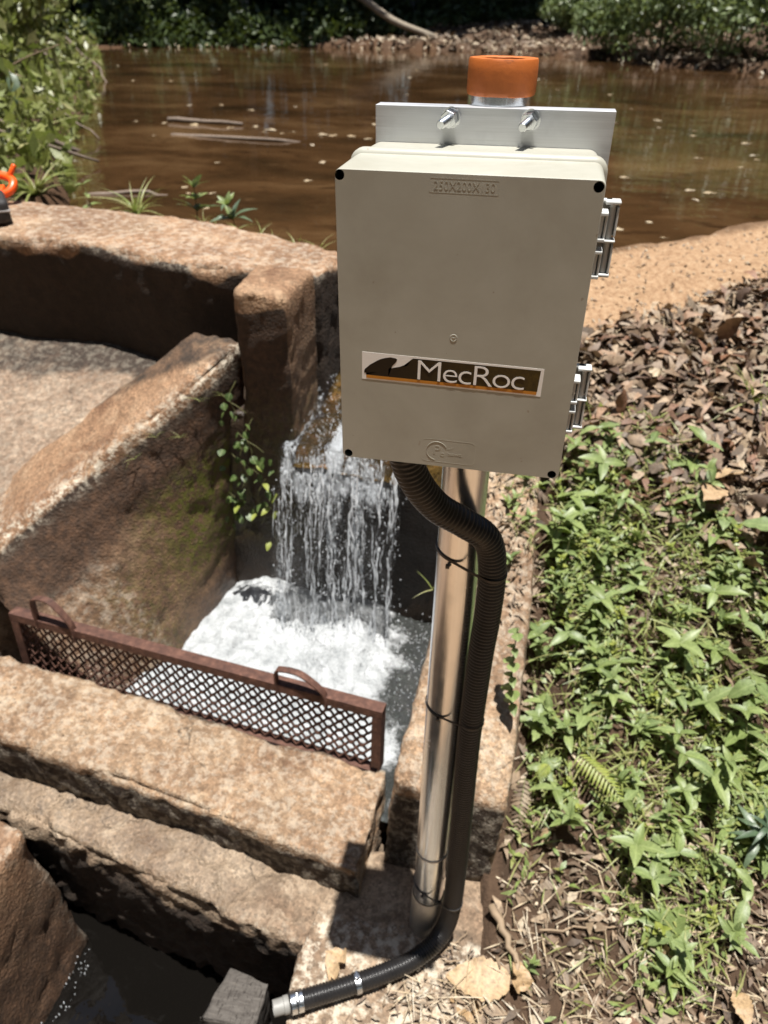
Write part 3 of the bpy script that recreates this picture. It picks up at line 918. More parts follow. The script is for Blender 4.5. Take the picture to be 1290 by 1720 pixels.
# timber stump end beside the hose
tb = loft_block('timber_post', [
    st((-.392, -.255, -.55), (-.388, -.250, -.005), (-.366, -.140, -.03), (-.370, -.140, -.55)),
    st((-.285, -.25, -.55), (-.276, -.245, .0), (-.276, -.162, -.012), (-.285, -.16, -.55))], res=0.006, erode=0.008, rough=0.0015, iters=2, seed=7, lumps=0.003)
def timber_mat():
    g = NG('weathered_timber')
    p = g.pos()
    gr = g.noise(g.scale(p, (30, 160, 30)), 1.0, 5, 0.7, 0.6)
    wp = g.node('ShaderNodeVectorMath', operation='ADD')
    nz = g.node('ShaderNodeTexNoise'); g.put(nz.inputs['Vector'], p); nz.inputs['Scale'].default_value = 60
    sc_ = g.node('ShaderNodeVectorMath', operation='SCALE'); g.put(sc_.inputs[0], nz.outputs['Color']); sc_.inputs['Scale'].default_value = .02
    g.put(wp.inputs[0], p); g.put(wp.inputs[1], sc_.outputs[0])
    ck = g.vor(g.scale(wp.outputs[0], (34, 75, 20)), 1.0, 'Distance', 'DISTANCE_TO_EDGE')
    c = g.ramp(gr, [(0.3, (0.055, 0.047, 0.041)), (0.6, (0.105, 0.094, 0.083)), (0.8, (0.165, 0.14, 0.112))])
    cr = g.mapr(g.noise(g.scale(p, (260, 34, 40)), 1.0, 3, 0.5, 2.0), 0.60, 0.68, 0, 1)
    c = g.mix(g.math('MULTIPLY', cr, 0.85), c, (0.022, 0.018, 0.015))
    c = g.mix(g.mapr(ck, 0.0, 0.012, 0.45, 0), c, (0.03, 0.024, 0.02))
    h = g.math('SUBTRACT', gr, cr)
    return g.end(g.bsdf(c, 0.85, 0, g.bump(h, 0.7, 0.004), 0.3).outputs[0])
tag(obj('timber_post', tb, timber_mat()), 'short grey cracked timber post standing in the pit beside the hose end', 'post')

# ------------------------------------------------------------------ the pool, the fall, the spray
px = np.linspace(-1.02, -.02, 170); py = np.linspace(.20, .93, 125)
XX, YY = np.meshgrid(px, py)
P = np.stack([XX.ravel(), YY.ravel(), np.zeros(XX.size)], 1)
d_fall = np.hypot((P[:, 0] + .42) / 1.1, (P[:, 1] - .80))
boil = np.exp(-(np.clip(P[:, 1] - .80, -1, 1) / .20) ** 2) * np.exp(-((P[:, 0] + .47) / .27) ** 4)
P[:, 2] = (0.020 * fbm(P, 7, 3, 4) + 0.008 * fbm(P, 24, 3, 7) + 0.004 * fbm(P, 60, 2, 9)) * (0.6 + 0.9 * boil) + 0.035 * boil
rightlim = -.125 - 0.10 * smooth01(P[:, 1], .55, .9) + 0.05 * fbm(P, 7, 3, 12)
foam_and_sparkle = 1.05 - smooth01(P[:, 0] - rightlim, -.13, .07) * 1.0
foam_and_sparkle = foam_and_sparkle + 0.25 * fbm(P, 14, 3, 15) - 0.12
foam_and_sparkle = np.where(P[:, 0] < -.66, foam_and_sparkle - 0.28 * smooth01(P[:, 1], .80, .9), foam_and_sparkle)
ii, jj = np.meshgrid(np.arange(169), np.arange(124)); b0 = (jj * 170 + ii).ravel()
me = mesh_np('pool_water', P, np.stack([b0, b0 + 1, b0 + 171, b0 + 170], 1))
attr(me, 'foam_and_sparkle', np.clip(foam_and_sparkle, 0, 1))
tag(obj('pool_water', me, M['foam_and_sparkle']), kind='structure')

# falling sheet: leaves the crest and curves down into the pool
XL, XR = -.545, -.215
def fall_y(z):
    """distance the jet has travelled out from the crest at height z"""
    d = np.clip(0.56 - z, 0, 1)
    return 0.872 - 0.115 * np.sqrt(d / 0.56)
nu, nv = 150, 220
u = np.linspace(0, 1, nu); v = np.concatenate([np.linspace(0, .12, 60, endpoint=False), np.linspace(.12, 1, nv - 60)])
UU, VV = np.meshgrid(u, v)
UU, VV = UU.ravel(), VV.ravel()
Y0 = 1.50
yl_ = Y0 - (Y0 - .872) * np.clip(VV / .12, 0, 1)
zl_ = 0.557 + 0.07 * smooth01(yl_, .95, 1.5) + 0.19 * smooth01(yl_, 1.2, 1.6)
zt = np.where(VV < .12, zl_, 0.557 - 0.565 * ((VV - .12) / .88))
yt = np.where(VV < .12, yl_, fall_y(zt))
spread = 0.03 * smooth01(VV, .1, 1)
xt = XL - spread + (XR - XL + spread * 0.6) * UU
P = np.stack([xt, yt, zt], 1)
Q = np.stack([xt * 1.0, yt * 0, zt * 0.16], 1)
str_n = fbm(Q, 26, 4, 33)
rip = fbm(np.stack([xt, yt * 0, zt * .45], 1), 60, 3, 35)
P[:, 1] -= 0.012 * str_n * smooth01(VV, .05, .3) + 0.005 * rip
P[:, 2] += np.where(VV < .14, 0.007 * fbm(P, 40, 3, 8), 0)
P[:, 0] += 0.010 * fbm(np.stack([zt, xt * 3, yt * 0], 1), 9, 3, 21) * smooth01(VV, .15, .5)
foam_and_sparkle = 0.33 + 0.52 * np.clip(str_n * 1.3, -1, 1) - 0.06 * smooth01(VV, .7, 1.0) + 0.42 * np.exp(-((VV - .23) / .09) ** 2) - 0.10 * (1 - smooth01(VV, .08, .14)) + 0.25 * (1 - smooth01(UU, .1, .5)) * (1 - smooth01(VV, .10, .2))  # crest band and left lip whitened for sparkle as well as froth
gap = smooth01(fbm(np.stack([xt, yt * 0, zt * .1], 1), 13, 2, 71), 0.15, 0.5)       # dark gaps between the streams
foam_and_sparkle = foam_and_sparkle - 0.55 * gap * smooth01(VV, .3, .5) - 0.7 * smooth01(np.abs(UU - .5), .44, .5)
foam_and_sparkle = foam_and_sparkle - 0.45 * smooth01(UU, .72, .80) * smooth01(VV, .3, .5)
ii, jj = np.meshgrid(np.arange(nu - 1), np.arange(nv - 1)); b0 = (jj * nu + ii).ravel()
me = mesh_np('waterfall', P, np.stack([b0, b0 + nu, b0 + nu + 1, b0 + 1], 1))
attr(me, 'foam_and_sparkle', np.clip(foam_and_sparkle, -.3, 1.2))
fall = tag(obj('waterfall', me, M['fall']), kind='structure')

# separate cords of water torn from the sheet
Vs, Fs, base = [], [], 0
r_ = np.random.default_rng(3)
xs = np.concatenate([r_.normal(-.515, .013, 44), r_.normal(-.44, .013, 54), r_.normal(-.395, .010, 30), r_.normal(-.335, .014, 54), r_.uniform(-.54, -.24, 34), r_.normal(-.266, .004, 26), r_.normal(-.230, .004, 30)])
for x in xs:
    z1 = r_.uniform(.05, .56); z0 = max(-.01, z1 - r_.uniform(.03, .15))
    n = 22
    zz = np.linspace(z1, z0, n)
    wob = fbm(np.stack([zz, np.full(n, x * 40), zz * 0], 1), 17, 3, 41) * 0.006
    xx = x + wob - 0.02 * (0.55 - zz) * (1 if x < -.4 else 0.3)
    yy = fall_y(zz) - 0.006 - r_.uniform(0, .03) + fbm(np.stack([zz, np.full(n, x * 31), zz * 0], 1), 16, 2, 43) * 0.005
    prof = np.sin(np.linspace(0.12, np.pi - .1, n)) ** 0.6
    rr = r_.uniform(.0004, .0016) * prof * (1 + 1.5 * fbm(np.stack([zz, np.full(n, x * 77), zz * 0], 1), 60, 2, 44))
    v_, f_ = tube(np.stack([xx, yy, zz], 1), np.clip(rr, .0003, 1), 6, cap=False)
    Vs.append(v_); Fs.append(f_ + base); base += len(v_)
me = mesh_np('water_cords', np.concatenate(Vs), np.concatenate(Fs))
obj('water_cord', me, M['drop'], fall)['kind'] = 'stuff'

# drops and spray, with glints on the pit water
def drops(name, pts, rad):
    ico = np.array([(0, 0, 1), (.894, 0, .447), (.276, .851, .447), (-.724, .526, .447), (-.724, -.526, .447), (.276, -.851, .447),
                    (.724, .526, -.447), (-.276, .851, -.447), (-.894, 0, -.447), (-.276, -.851, -.447), (.724, -.526, -.447), (0, 0, -1)])
    fi = np.array([(0, 1, 2), (0, 2, 3), (0, 3, 4), (0, 4, 5), (0, 5, 1), (1, 6, 2), (2, 7, 3), (3, 8, 4), (4, 9, 5), (5, 10, 1), (2, 6, 7), (3, 7, 8), (4, 8, 9), (5, 9, 10), (1, 10, 6), (6, 11, 7), (7, 11, 8), (8, 11, 9), (9, 11, 10), (10, 11, 6)])
    n = len(pts)
    st_ = 1 + r_.uniform(0, 1, n) ** 2 * 4
    V = ico[None] * rad[:, None, None]
    V[:, :, 2] *= st_[:, None]
    V = V + pts[:, None]
    F = fi[None] + (np.arange(n) * 12)[:, None, None]
    return mesh_np(name, V.reshape(-1, 3), F.reshape(-1, 3))
n = 1000
zz = r_.uniform(0, .56, n)
xx = np.clip(r_.choice(xs, n) + r_.normal(0, .015, n), -.60, -.19)
yy = fall_y(zz) - r_.exponential(.018, n)
p1 = np.stack([xx, yy, zz], 1); r1 = r_.uniform(.0005, .0020, n)
n = 620
a = r_.uniform(0, 1, n)
p2 = np.stack([r_.uniform(-.66, -.10, n), .80 - np.abs(r_.normal(0, .16, n)), np.abs(r_.normal(0, .045, n)) + .02], 1); r2 = r_.uniform(.0005, .0016, n)
n = 620                                                                # glinting drops on the lip and down the channel
p3 = np.stack([r_.uniform(-.53, -.22, n), r_.uniform(.86, 1.2, n), np.zeros(n)], 1)
p3[:, 2] = 0.573 + 0.035 * smooth01(p3[:, 1], .95, 1.3) + r_.uniform(0, .02, n); r3 = r_.uniform(.0005, .0015, n)
n = 260
p5 = np.stack([r_.uniform(-.85, -.79, 60), r_.uniform(-.24, -.02, 60), r_.uniform(-.395, -.38, 60)], 1); r5 = r_.uniform(.0005, .0016, 60)  # pit drops added to look like glints on the dark water
p4 = np.stack([r_.uniform(-.20, -.07, n), r_.uniform(.36, .80, n), r_.uniform(.008, .03, n)], 1); r4 = r_.uniform(.0006, .0015, n)
tag(obj('water_spray_glints', drops('water_spray_glints', np.concatenate([p1, p2, p3, p4, p5]), np.concatenate([r1, r2, r3, r4, r5])), M['drop']), kind='stuff')

# ------------------------------------------------------------------ rusty screen across the pool's outlet
SA = Vector((-1.105, .388, 0)); SB = Vector((-.150, .272, 0))
LEN = (SB - SA).length
ang = math.atan2(SB.y - SA.y, SB.x - SA.x)
scr = empty('trash_screen', (SA.x, SA.y, .085), (R(-4), 0, ang), 'rusty steel mesh screen with two handles standing on the concrete sill', 'screen')
HGT = .185
bm = bmesh.new(); bm_box(bm, (LEN / 2, 0, HGT), (LEN, .030, .006), .0012)
bm_box(bm, (LEN / 2, -.0135, HGT - .011), (LEN, .003, .016), .0006)
obj('top_bar', bm_mesh('top_bar', bm), M['rust'], scr)
for x in (.004, LEN - .004):
    bm = bmesh.new(); bm_box(bm, (x, 0, HGT / 2 - .002), (.006, .030, HGT - .010), .001)
    bm_box(bm, (x + (.011 if x < .1 else -.011), -.0135, HGT / 2 - .004), (.016, .003, HGT - .034), .0006)
    obj('end_bar', bm_mesh('end_bar', bm), M['rust'], scr)
bm = bmesh.new(); bm_box(bm, (LEN / 2, 0, -.004), (LEN - .02, .026, .005), .001)
obj('bottom_bar', bm_mesh('bottom_bar', bm), M['rust'], scr)
# expanded metal: strands bent into staggered diamonds
PX, PZ = .0265, .0135
Vs, Fs, base = [], [], 0
def strand(p, q, w=.0054, t=.0030):
    global base
    p, q = Vector(p), Vector(q)
    d = (q - p).normalized()
    s = Vector((-d.z, 0, d.x)) * w / 2
    nrm = Vector((0, 1, 0)) * t / 2
    for e in (p, q):
        for a_, b_ in ((1, 1), (1, -1), (-1, -1), (-1, 1)):
            Vs.append(e + s * a_ + nrm * b_)
    for k in range(4):
        Fs.append((base + k, base + (k + 1) % 4, base + 4 + (k + 1) % 4, base + 4 + k))
    base += 8
ncol, nrow = int((LEN - .02) / PX), int((HGT - .012) / PZ)
for r in range(nrow + 1):
    z = .004 + r * PZ
    if z + PZ > HGT - .003: break
    for c in range(ncol):
        x = .012 + (c + (r % 2) * .5) * PX
        y = -.004 + .003 * (r % 2)
        jx = random.uniform(-.0016, .0016)
        if x + PX * .5 < LEN - .01:
            strand((x + jx, y, z), (x + PX * .5 + jx, y + .004, z + PZ))
        if x - PX * .5 > .008:
            strand((x + jx, y, z), (x - PX * .5 + jx, y + .004, z + PZ))
obj('mesh_panel', mesh_np('mesh_panel', np.array([v[:] for v in Vs]), np.array(Fs), smooth=False), M['rust'], scr)
def handle(x0, w, h, skew):
    pts = spline([(x0, -.012, HGT - .02), (x0 - .002, -.012, HGT + h * .75), (x0 + w * .12, -.013, HGT + h), (x0 + w * .5, -.014 - skew, HGT + h * 1.02), (x0 + w * .9, -.014, HGT + h * .42), (x0 + w, -.013, HGT - .005), (x0 + w, -.013, HGT - .03)], 46)
    T = np.gradient(pts, axis=0); T /= np.linalg.norm(T, axis=1)[:, None]
    wv = np.array([0, 1.0, 0])
    V, F = [], []
    for i, p in enumerate(pts):
        nn_ = np.cross(T[i], wv); nn_ /= np.linalg.norm(nn_)
        for a_, b_ in ((1, 1), (1, -1), (-1, -1), (-1, 1)):
            V.append(p + wv * .0085 * a_ + nn_ * .0017 * b_)
    for i in range(len(pts) - 1):
        for k in range(4):
            F.append((i * 4 + k, i * 4 + (k + 1) % 4, i * 4 + 4 + (k + 1) % 4, i * 4 + 4 + k))
    F.append((0, 1, 2, 3)); n4 = (len(pts) - 1) * 4; F.append((n4 + 3, n4 + 2, n4 + 1, n4))
    return auto_smooth(mesh_np('handle', V, [list(f) for f in F]), 50)
obj('handle', handle(.085, .105, .072, .0), M['rust'], scr)
obj('handle', handle(LEN - .243, .115, .050, .0), M['rust'], scr)

# ------------------------------------------------------------------ the post
def lean(z):
    """the post leans a touch to the right as it rises"""
    return Vector((-.006 + .0115 * z / 1.46, 0, 0))
PR = .0278
pole = empty('metal_pole', (0, 0, 0), (0, 0, 0), 'shiny round steel pole standing on the slab, carrying the grey box', 'pole')
tilt = math.atan2(.0115, 1.46)
V, F = lathe([(0.0, .02), (PR, .02), (PR, .3), (PR, .9), (PR, 1.20), (PR, 1.445), (PR - .003, 1.446), (PR - .003, 1.40)], 64)
tubeo = obj('tube', auto_smooth(mesh_np('pole_tube', V, F), 40), M['pole'], pole, (-.006, 0, 0), (0, tilt, 0))
for z in (.262,):
    V, F = lathe([(PR, z - .003), (PR + .0014, z - .002), (PR + .0014, z + .002), (PR, z + .003)], 64)
    obj('joint_ring', auto_smooth(mesh_np('joint_ring', V, F), 40), M['dull_zinc'], pole, (-.006, 0, 0), (0, tilt, 0))
V, F = lathe([(PR + .0012, .115), (PR + .003, .112), (PR + .0034, .06), (PR + .0036, .0), (PR + .0036, -.03)], 64)
obj('base_sleeve', auto_smooth(mesh_np('base_sleeve', V, F), 40), M['dull_zinc'], pole, (-.006, 0, 0), (0, tilt, 0))

# orange end collar on top
V, F = lathe([(.0285, 1.4365), (.0297, 1.4372), (.0302, 1.440), (.0303, 1.455), (.0300, 1.4628), (.0292, 1.4645), (.0222, 1.4646), (.0205, 1.4636), (.0200, 1.459), (.0200, 1.44)], 64)
V = V + 0.00025 * fbm(V, 120, 3, 5)[:, None]
o = obj('pipe_collar', auto_smooth(mesh_np('pipe_collar', V, F), 50), M['orange'], None, (-.005, 0, 0), (0, tilt, 0))
tag(o, 'orange plastic collar capping the top of the steel pole', 'pipe cap')

# aluminium bracket plate with its two studs
plate = empty('bracket_plate', (0, -.033, 1.415), (0, 0, 0), 'bright aluminium bracket plate behind the top of the grey box', 'bracket')
bm = bmesh.new()
bm_box(bm, (.003, 0, -.0205), (.2045, .0035, .070), .0004)
bm_box(bm, (.003, .0105, .0128), (.2045, .0175, .0033), .0004)
pm = bm_mesh('plate', bm)
obj('plate', pm, M['alu'], plate)
for bxp, rz in ((-.0315, 10), (.0365, 40)):
    st_ = obj('stud', None, None, plate) if False else None
    V, F = lathe([(0, .0285), (.0031, .0284), (.0036, .0278)] + [(.0037 - (.0003 if k % 2 else 0), .0274 - k * .0007) for k in range(36)] + [(.0038, -.004)], 24)
    V = V[:, [0, 2, 1]] * np.array([1, -1, 1])
    stud = obj('stud', auto_smooth(mesh_np('stud', V, F), 28), M['zinc'], plate, (bxp, -.001, .0068), (R(7), 0, R(-13)))
    # hexagon nut with chamfered corners
    bm = bmesh.new()
    bmesh.ops.create_cone(bm, cap_ends=True, segments=6, radius1=.0075, radius2=.0075, depth=.0062)
    bmesh.ops.bevel(bm, geom=list(bm.edges), offset=.0006, segments=2, profile=.5, affect='EDGES')
    bmesh.ops.transform(bm, matrix=Matrix.Rotation(R(rz), 4, 'Z'), verts=bm.verts)
    bmesh.ops.transform(bm, matrix=Matrix.Translation((0, -.0078, 0)) @ Matrix.Rotation(R(90), 4, 'X'), verts=bm.verts)
    obj('nut', bm_mesh('nut', bm), M['zinc'], stud)
    V, F = lathe([(.0040, -.0010), (.0082, -.0010), (.0084, -.0003), (.0084, .0006), (.0040, .0008)], 36)
    V = V[:, [0, 2, 1]] * np.array([1, -1, 1])
    obj('washer', auto_smooth(mesh_np('washer', V + np.array([0, -.0022, 0]), F), 40), M['zinc'], stud)

# ------------------------------------------------------------------ the grey enclosure
BX0, BX1, BZ0, BZ1 = -.1029, .0969, 1.150, 1.400
BCX, BCZ = (BX0 + BX1) / 2, (BZ0 + BZ1) / 2
YF, YB = -.1675, -.0365
box = empty('electrical_box', (BCX, -.1, BZ0), (0, 0, 0), 'grey plastic electrical enclosure with a brown name sticker, bolted to the pole', 'box')
IV = Vector((BCX, -.1, BZ0))
def ring_shell(secs, n=7):
    """closed shell through rounded-rectangle sections (w, h, r, y)"""
    V, F = [], []
    for w, h, r, y in secs:
        for x, z in rrect(w, h, r, n):
            V.append((x, y + .1, z + (BZ1 - BZ0) / 2))
    m = 4 * (n + 1)
    for i in range(len(secs) - 1):
        for j in range(m):
            F.append([i * m + j, i * m + (j + 1) % m, (i + 1) * m + (j + 1) % m, (i + 1) * m + j])
    F.append(list(range(m))); F.append(list(range((len(secs) - 1) * m, len(secs) * m))[::-1])
    return V, F
W, H = BX1 - BX0, BZ1 - BZ0
V, F = ring_shell([(W - .0012, H - .0012, .0046, YF), (W - .0004, H - .0004, .0048, YF + .0006), (W, H, .005, YF + .0016), (W + .0012, H + .001, .006, -.110), (W + .0015, H + .0012, .0075, -.0985)])
lid = mesh_np('lid', V, F, False)
# screw wells in the four corners
bmh = bmesh.new()
for hx_, hz_ in ((-.0989, 1.3955), (.0919, 1.3950), (.0905, 1.1545), (-.0970, 1.1545)):
    bmesh.ops.create_cone(bmh, cap_ends=True, segments=28, radius1=.0038, radius2=.0038, depth=.030, matrix=Matrix.Translation((hx_ - BCX, YF + .1 + .013, hz_ - BZ0)) @ Matrix.Rotation(R(90), 4, 'X'))
hm = bm_mesh('wells', bmh)
lo = obj('lid', lid, M['plastic'], box)
ho = obj('wells_cutter', hm, None)
ho.location = box.location
bpy.context.view_layer.update()
md = lo.modifiers.new('wells', 'BOOLEAN'); md.object = ho; md.operation = 'DIFFERENCE'; md.solver = 'EXACT'
dg = bpy.context.evaluated_depsgraph_get()
nm_ = bpy.data.meshes.new_from_object(lo.evaluated_get(dg))
lo.modifiers.clear()
lo.data = nm_
bpy.data.objects.remove(ho)
auto_smooth(nm_, 32)
for hx_, hz_ in ((-.0989, 1.3955), (.0919, 1.3950), (.0905, 1.1545), (-.0970, 1.1545)):
    V, F = lathe([(0, 0), (.0026, 0), (.0033, -.0008), (.0036, -.002)], 20)
    V = V[:, [0, 2, 1]]
    obj('screw', mesh_np('screw', V, F), M['hole'], lo, (hx_ - BCX, YF + .1 + .0125, hz_ - BZ0))
# lip between lid and body, then the body
V, F = ring_shell([(W + .001, H + .001, .008, -.1005), (W + .0062, H + .0056, .0105, -.0995), (W + .0092, H + .0088, .0118, -.0970), (W + .0092, H + .0088, .0118, -.0915), (W + .0060, H + .0055, .0105, -.0893), (W + .001, H + .001, .009, -.0885)])
obj('lip', auto_smooth(mesh_np('lip', V, F), 50), M['plastic'], lo)
V, F = ring_shell([(W + .0015, H + .0015, .010, -.0925), (W + .0015, H + .0015, .010, -.060), (W + .0005, H + .0008, .010, YB + .001), (W - .001, H - .0008, .009, YB)])
obj('body', auto_smooth(mesh_np('body', V, F), 40), M['plastic'], box)

# raised size mark and maker's emblem, same plastic as the lid
def frame_ring(name, w, h, r, t, d, cx, cz, rot=0.0):
    a = rrect(w, h, r, 6); b = rrect(w - 2 * t, h - 2 * t, max(.0003, r - t), 6)
    m = len(a); V = []
    c, s = math.cos(rot), math.sin(rot)
    for ring, y in ((a, 0), (a, -d), (b, -d), (b, 0)):
        V += [(cx + x * c - z * s, y, cz + x * s + z * c) for x, z in ring]
    F = []
    for k in range(3):
        for j in range(m):
            F.append([k * m + j, k * m + (j + 1) % m, (k + 1) * m + (j + 1) % m, (k + 1) * m + j])
    return mesh_np(name, V, F, False)
Yl = YF + .1 - .00001
mk = obj('size_mark', frame_ring('size_mark', .052, .0105, 0.0012, .0006, .00005, -.0042 - BCX, 1.3912 - BZ0, R(-.4)), M['plastic'], lo, (0, Yl, 0))
obj('lettering', text_mesh('size_text', '250X200X130', .0455, .0062, .00010, -.014), M['plastic'], mk, (-.0268 - BCX, 0, 1.3882 - BZ0))
em = obj('emblem', frame_ring('emblem', .050, .0235, .0055, .0005, .00005, -.0040 - BCX, 1.1665 - BZ0, R(-.6)), M['plastic'], lo, (0, Yl, 0))
arc = [(.0094 * math.cos(a), 0, .0094 * math.sin(a)) for a in np.linspace(R(25), R(262), 40)]
V, F = tube(arc, .00022, 6)
obj('emblem_arc', mesh_np('emblem_arc', V, F), M['plastic'], em, (-.0142 - BCX, 0, 1.1665 - BZ0))
obj('lettering', text_mesh('emblem_text', 'P', .0062, .0088, .00010), M['plastic'], em, (-.0170 - BCX, 0, 1.1632 - BZ0))
obj('lettering', text_mesh('emblem_text', 'o', .0040, .0038, .00010), M['plastic'], em, (-.0108 - BCX, 0, 1.1612 - BZ0))
obj('lettering', text_mesh('emblem_text', 'laswa', .0135, .0034, .00010), M['plastic'], em, (-.0045 - BCX, 0, 1.1628 - BZ0))
lf = [(0, 0, 0), (.002, 0, .0013), (.0045, 0, .0024), (.0068, 0, .0028), (.0055, 0, .0012), (.003, 0, .0001)]
V = lf + [(x, -.00005, z) for x, _, z in lf]
obj('emblem_leaf', mesh_np('emblem_leaf', V, [[0, 1, 2, 3, 4, 5], [11, 10, 9, 8, 7, 6]] + [[k, (k + 1) % 6, 6 + (k + 1) % 6, 6 + k] for k in range(6)], False), M['plastic'], em, (-.0055 - BCX, 0, 1.1686 - BZ0))
V, F = lathe([(0, .0002), (.0007, .0002), (.0009, .00005), (.0024, .00005), (.0028, .0002), (.0032, .00005), (.0034, -.0002)], 28)
obj('gate_mark', auto_smooth(mesh_np('gate_mark', V[:, [0, 2, 1]] * np.array([1, -1, 1]), F), 40), M['plastic'], lo, (-.0052 - BCX, Yl, 1.2745 - BZ0))

# ------------------------------------------------------------------ the sticker
SW, SH = .1545, .0250
def flat(name, uv, y, t=.00012):
    n = len(uv)
    V = [(u * SW, y, v * SH) for u, v in uv] + [(u * SW, y + t, v * SH) for u, v in uv]
    bm = bmesh.new()
    vs = [bm.verts.new(p) for p in V]
    f = bm.faces.new(vs[:n]); bm.faces.new(vs[n:][::-1])
    for k in range(n): bm.faces.new((vs[k], vs[n + k], vs[n + (k + 1) % n], vs[(k + 1) % n]))
    bmesh.ops.triangulate(bm, faces=[q for q in bm.faces if len(q.verts) > 4])
    return bm_mesh(name, bm)
def vinyl(name, col, rough, var=0.1, fleck=None):
    g = NG(name)
    p = g.objco()
    n = g.noise(p, 260, 5, 0.75)
    c = g.mix(n, tuple(x * (1 - var) for x in col), col)
    if fleck:
        side_ = g.node('ShaderNodeSeparateXYZ'); g.put(side_.inputs[0], p)
        k = g.mapr(side_.outputs[0], .025, .155, 0, 1)
        c = g.mix(g.math('MULTIPLY', k, g.mapr(n, 0.35, 0.7, 0.35, 1)), c, fleck)
    return g.end(g.bsdf(c, rough, 0, g.bump(n, 0.12, 0.0005), 0.22).outputs[0])
M['white_vinyl'] = vinyl('white_vinyl', (0.86, 0.84, 0.81), 0.35, .05)
M['brown_vinyl'] = vinyl('brown_vinyl', (0.020, 0.013, 0.007), 0.32, .2, (0.085, 0.055, 0.010))
M['gold_vinyl'] = vinyl('gold_vinyl', (0.55, 0.23, 0.035), 0.32, .12)
stk = obj('sticker', flat('sticker', [(0, 0), (1, 0), (1, 1), (0, 1)], 0, .0002), M['white_vinyl'], box, (-.0832 - BCX, Yl - .00012, 1.2310 - BZ0), (0, R(.75), 0))
band = [(.152, .17), (.978, .17), (.983, .93), (.288, .93), (.274, .86), (.266, .74), (.254, .62), (.215, .58), (.180, .52), (.152, .456)]
rock = [(.025, .17), (.1515, .17), (.1515, .456), (.172, .58), (.186, .68), (.196, .77), (.199, .84), (.190, .872), (.174, .882), (.160, .89), (.140, .862), (.122, .83), (.105, .79), (.085, .72), (.07, .656), (.045, .55), (.027, .44), (.017, .38), (.012, .30), (.013, .232), (.03, .245), (.055, .275), (.083, .30), (.062, .245), (.04, .20)]
obj('brown_band', flat('brown_band', band, -.00012, .0001), M['brown_vinyl'], stk)
obj('rock_silhouette', flat('rock_silhouette', rock, -.00012, .0001), M['brown_vinyl'], stk)
obj('gold_stripe', flat('gold_stripe', [(.025, .055), (.975, .055), (.976, .168), (.025, .168)], -.00012, .0001), M['gold_vinyl'], stk)
obj('lettering', text_mesh('maker_name', 'MecRoc', .5875 * SW, .70 * SH, .00012, -.012, .86), M['white_vinyl'], stk, (.317 * SW, -.0003, .185 * SH))

# two double hinges on the right
def hinge(zt_, zb_):
    h = (zt_ - zb_)
    root = None
    x0 = BX1 - BCX
    bm = bmesh.new()
    zc = lambda f: zb_ + h * f - BZ0
    hm_ = h / 2
    for k, (a_, b_) in enumerate(((.53, 1.0), (.0, .47))):
        top_, bot_ = zc(b_), zc(a_)
        # lid leaf: a shallow tray with three fins
        bm_box(bm, (x0 + .0045, -.0135 + .0015, top_ - .0016 - .003), (.009, .016, .0028), .0007)
        bm_box(bm, (x0 + .0045, -.0135 + .0015, bot_ + .0016), (.009, .016, .0028), .0007)
        bm_box(bm, (x0 + .0014, -.0125, (top_ + bot_) / 2), (.0028, .012, top_ - bot_ - .005), .0004)
        bm_box(bm, (x0 + .0046, -.0125, (top_ + bot_) / 2), (.0022, .011, top_ - bot_ - .005), .0004)
        bm_box(bm, (x0 + .0080, -.0115, (top_ + bot_) / 2 - .001), (.0020, .012, top_ - bot_ - .004), .0005)
        # body leaf at the back
        bm_box(bm, (x0 + .0100, .0085, (top_ + bot_) / 2), (.0150, .0060, top_ - bot_), .0010)
        bm_box(bm, (x0 + .0172, .0010, (top_ + bot_) / 2 - .0004), (.0018, .0100, top_ - bot_ - .003), .0007)
    me_ = bm_mesh('hinge', bm)
    ho_ = obj('hinge', me_, M['hinge_plastic'], box)
    V, F = lathe([(0, zc(0)), (.0026, zc(0)), (.0026, zc(1)), (0, zc(1))], 20)
    obj('pin', auto_smooth(mesh_np('pin', V, F), 40), M['hinge_plastic'], ho_, (x0 + .0130, .0005, 0))
    for f in (1.0, .5, .0):
        bm = bmesh.new()
        bm_box(bm, (x0 + .0125, .0015, zc(f) + (.0012 if f == 1 else -.0008)), (.0125, .0125, .0030 if f != .5 else .0022), .0012, 3)
        bm_box(bm, (x0 + .0060, .0045, zc(f) + (.0012 if f == 1 else -.0008)), (.0135, .0065, .0030 if f != .5 else .0022), .0012, 3)
        obj('knuckle_cap', auto_smooth(bm_mesh('knuckle_cap', bm), 40), M['hinge_plastic'], ho_)
hinge(1.371, 1.3155)
hinge(1.2285, 1.172)
# lugs on the left
for z in (1.3455, 1.2015):
    V, F = lathe([(.0022, -.0016), (.0058, -.0016), (.0062, -.001), (.0062, .001), (.0058, .0016), (.0022, .0016), (.0022, -.0016)], 28)
    obj('lug', auto_smooth(mesh_np('lug', V[:, [0, 2, 1]], F), 40), M['plastic'], box, (BX0 - .0042 - BCX, .006, z - BZ0))

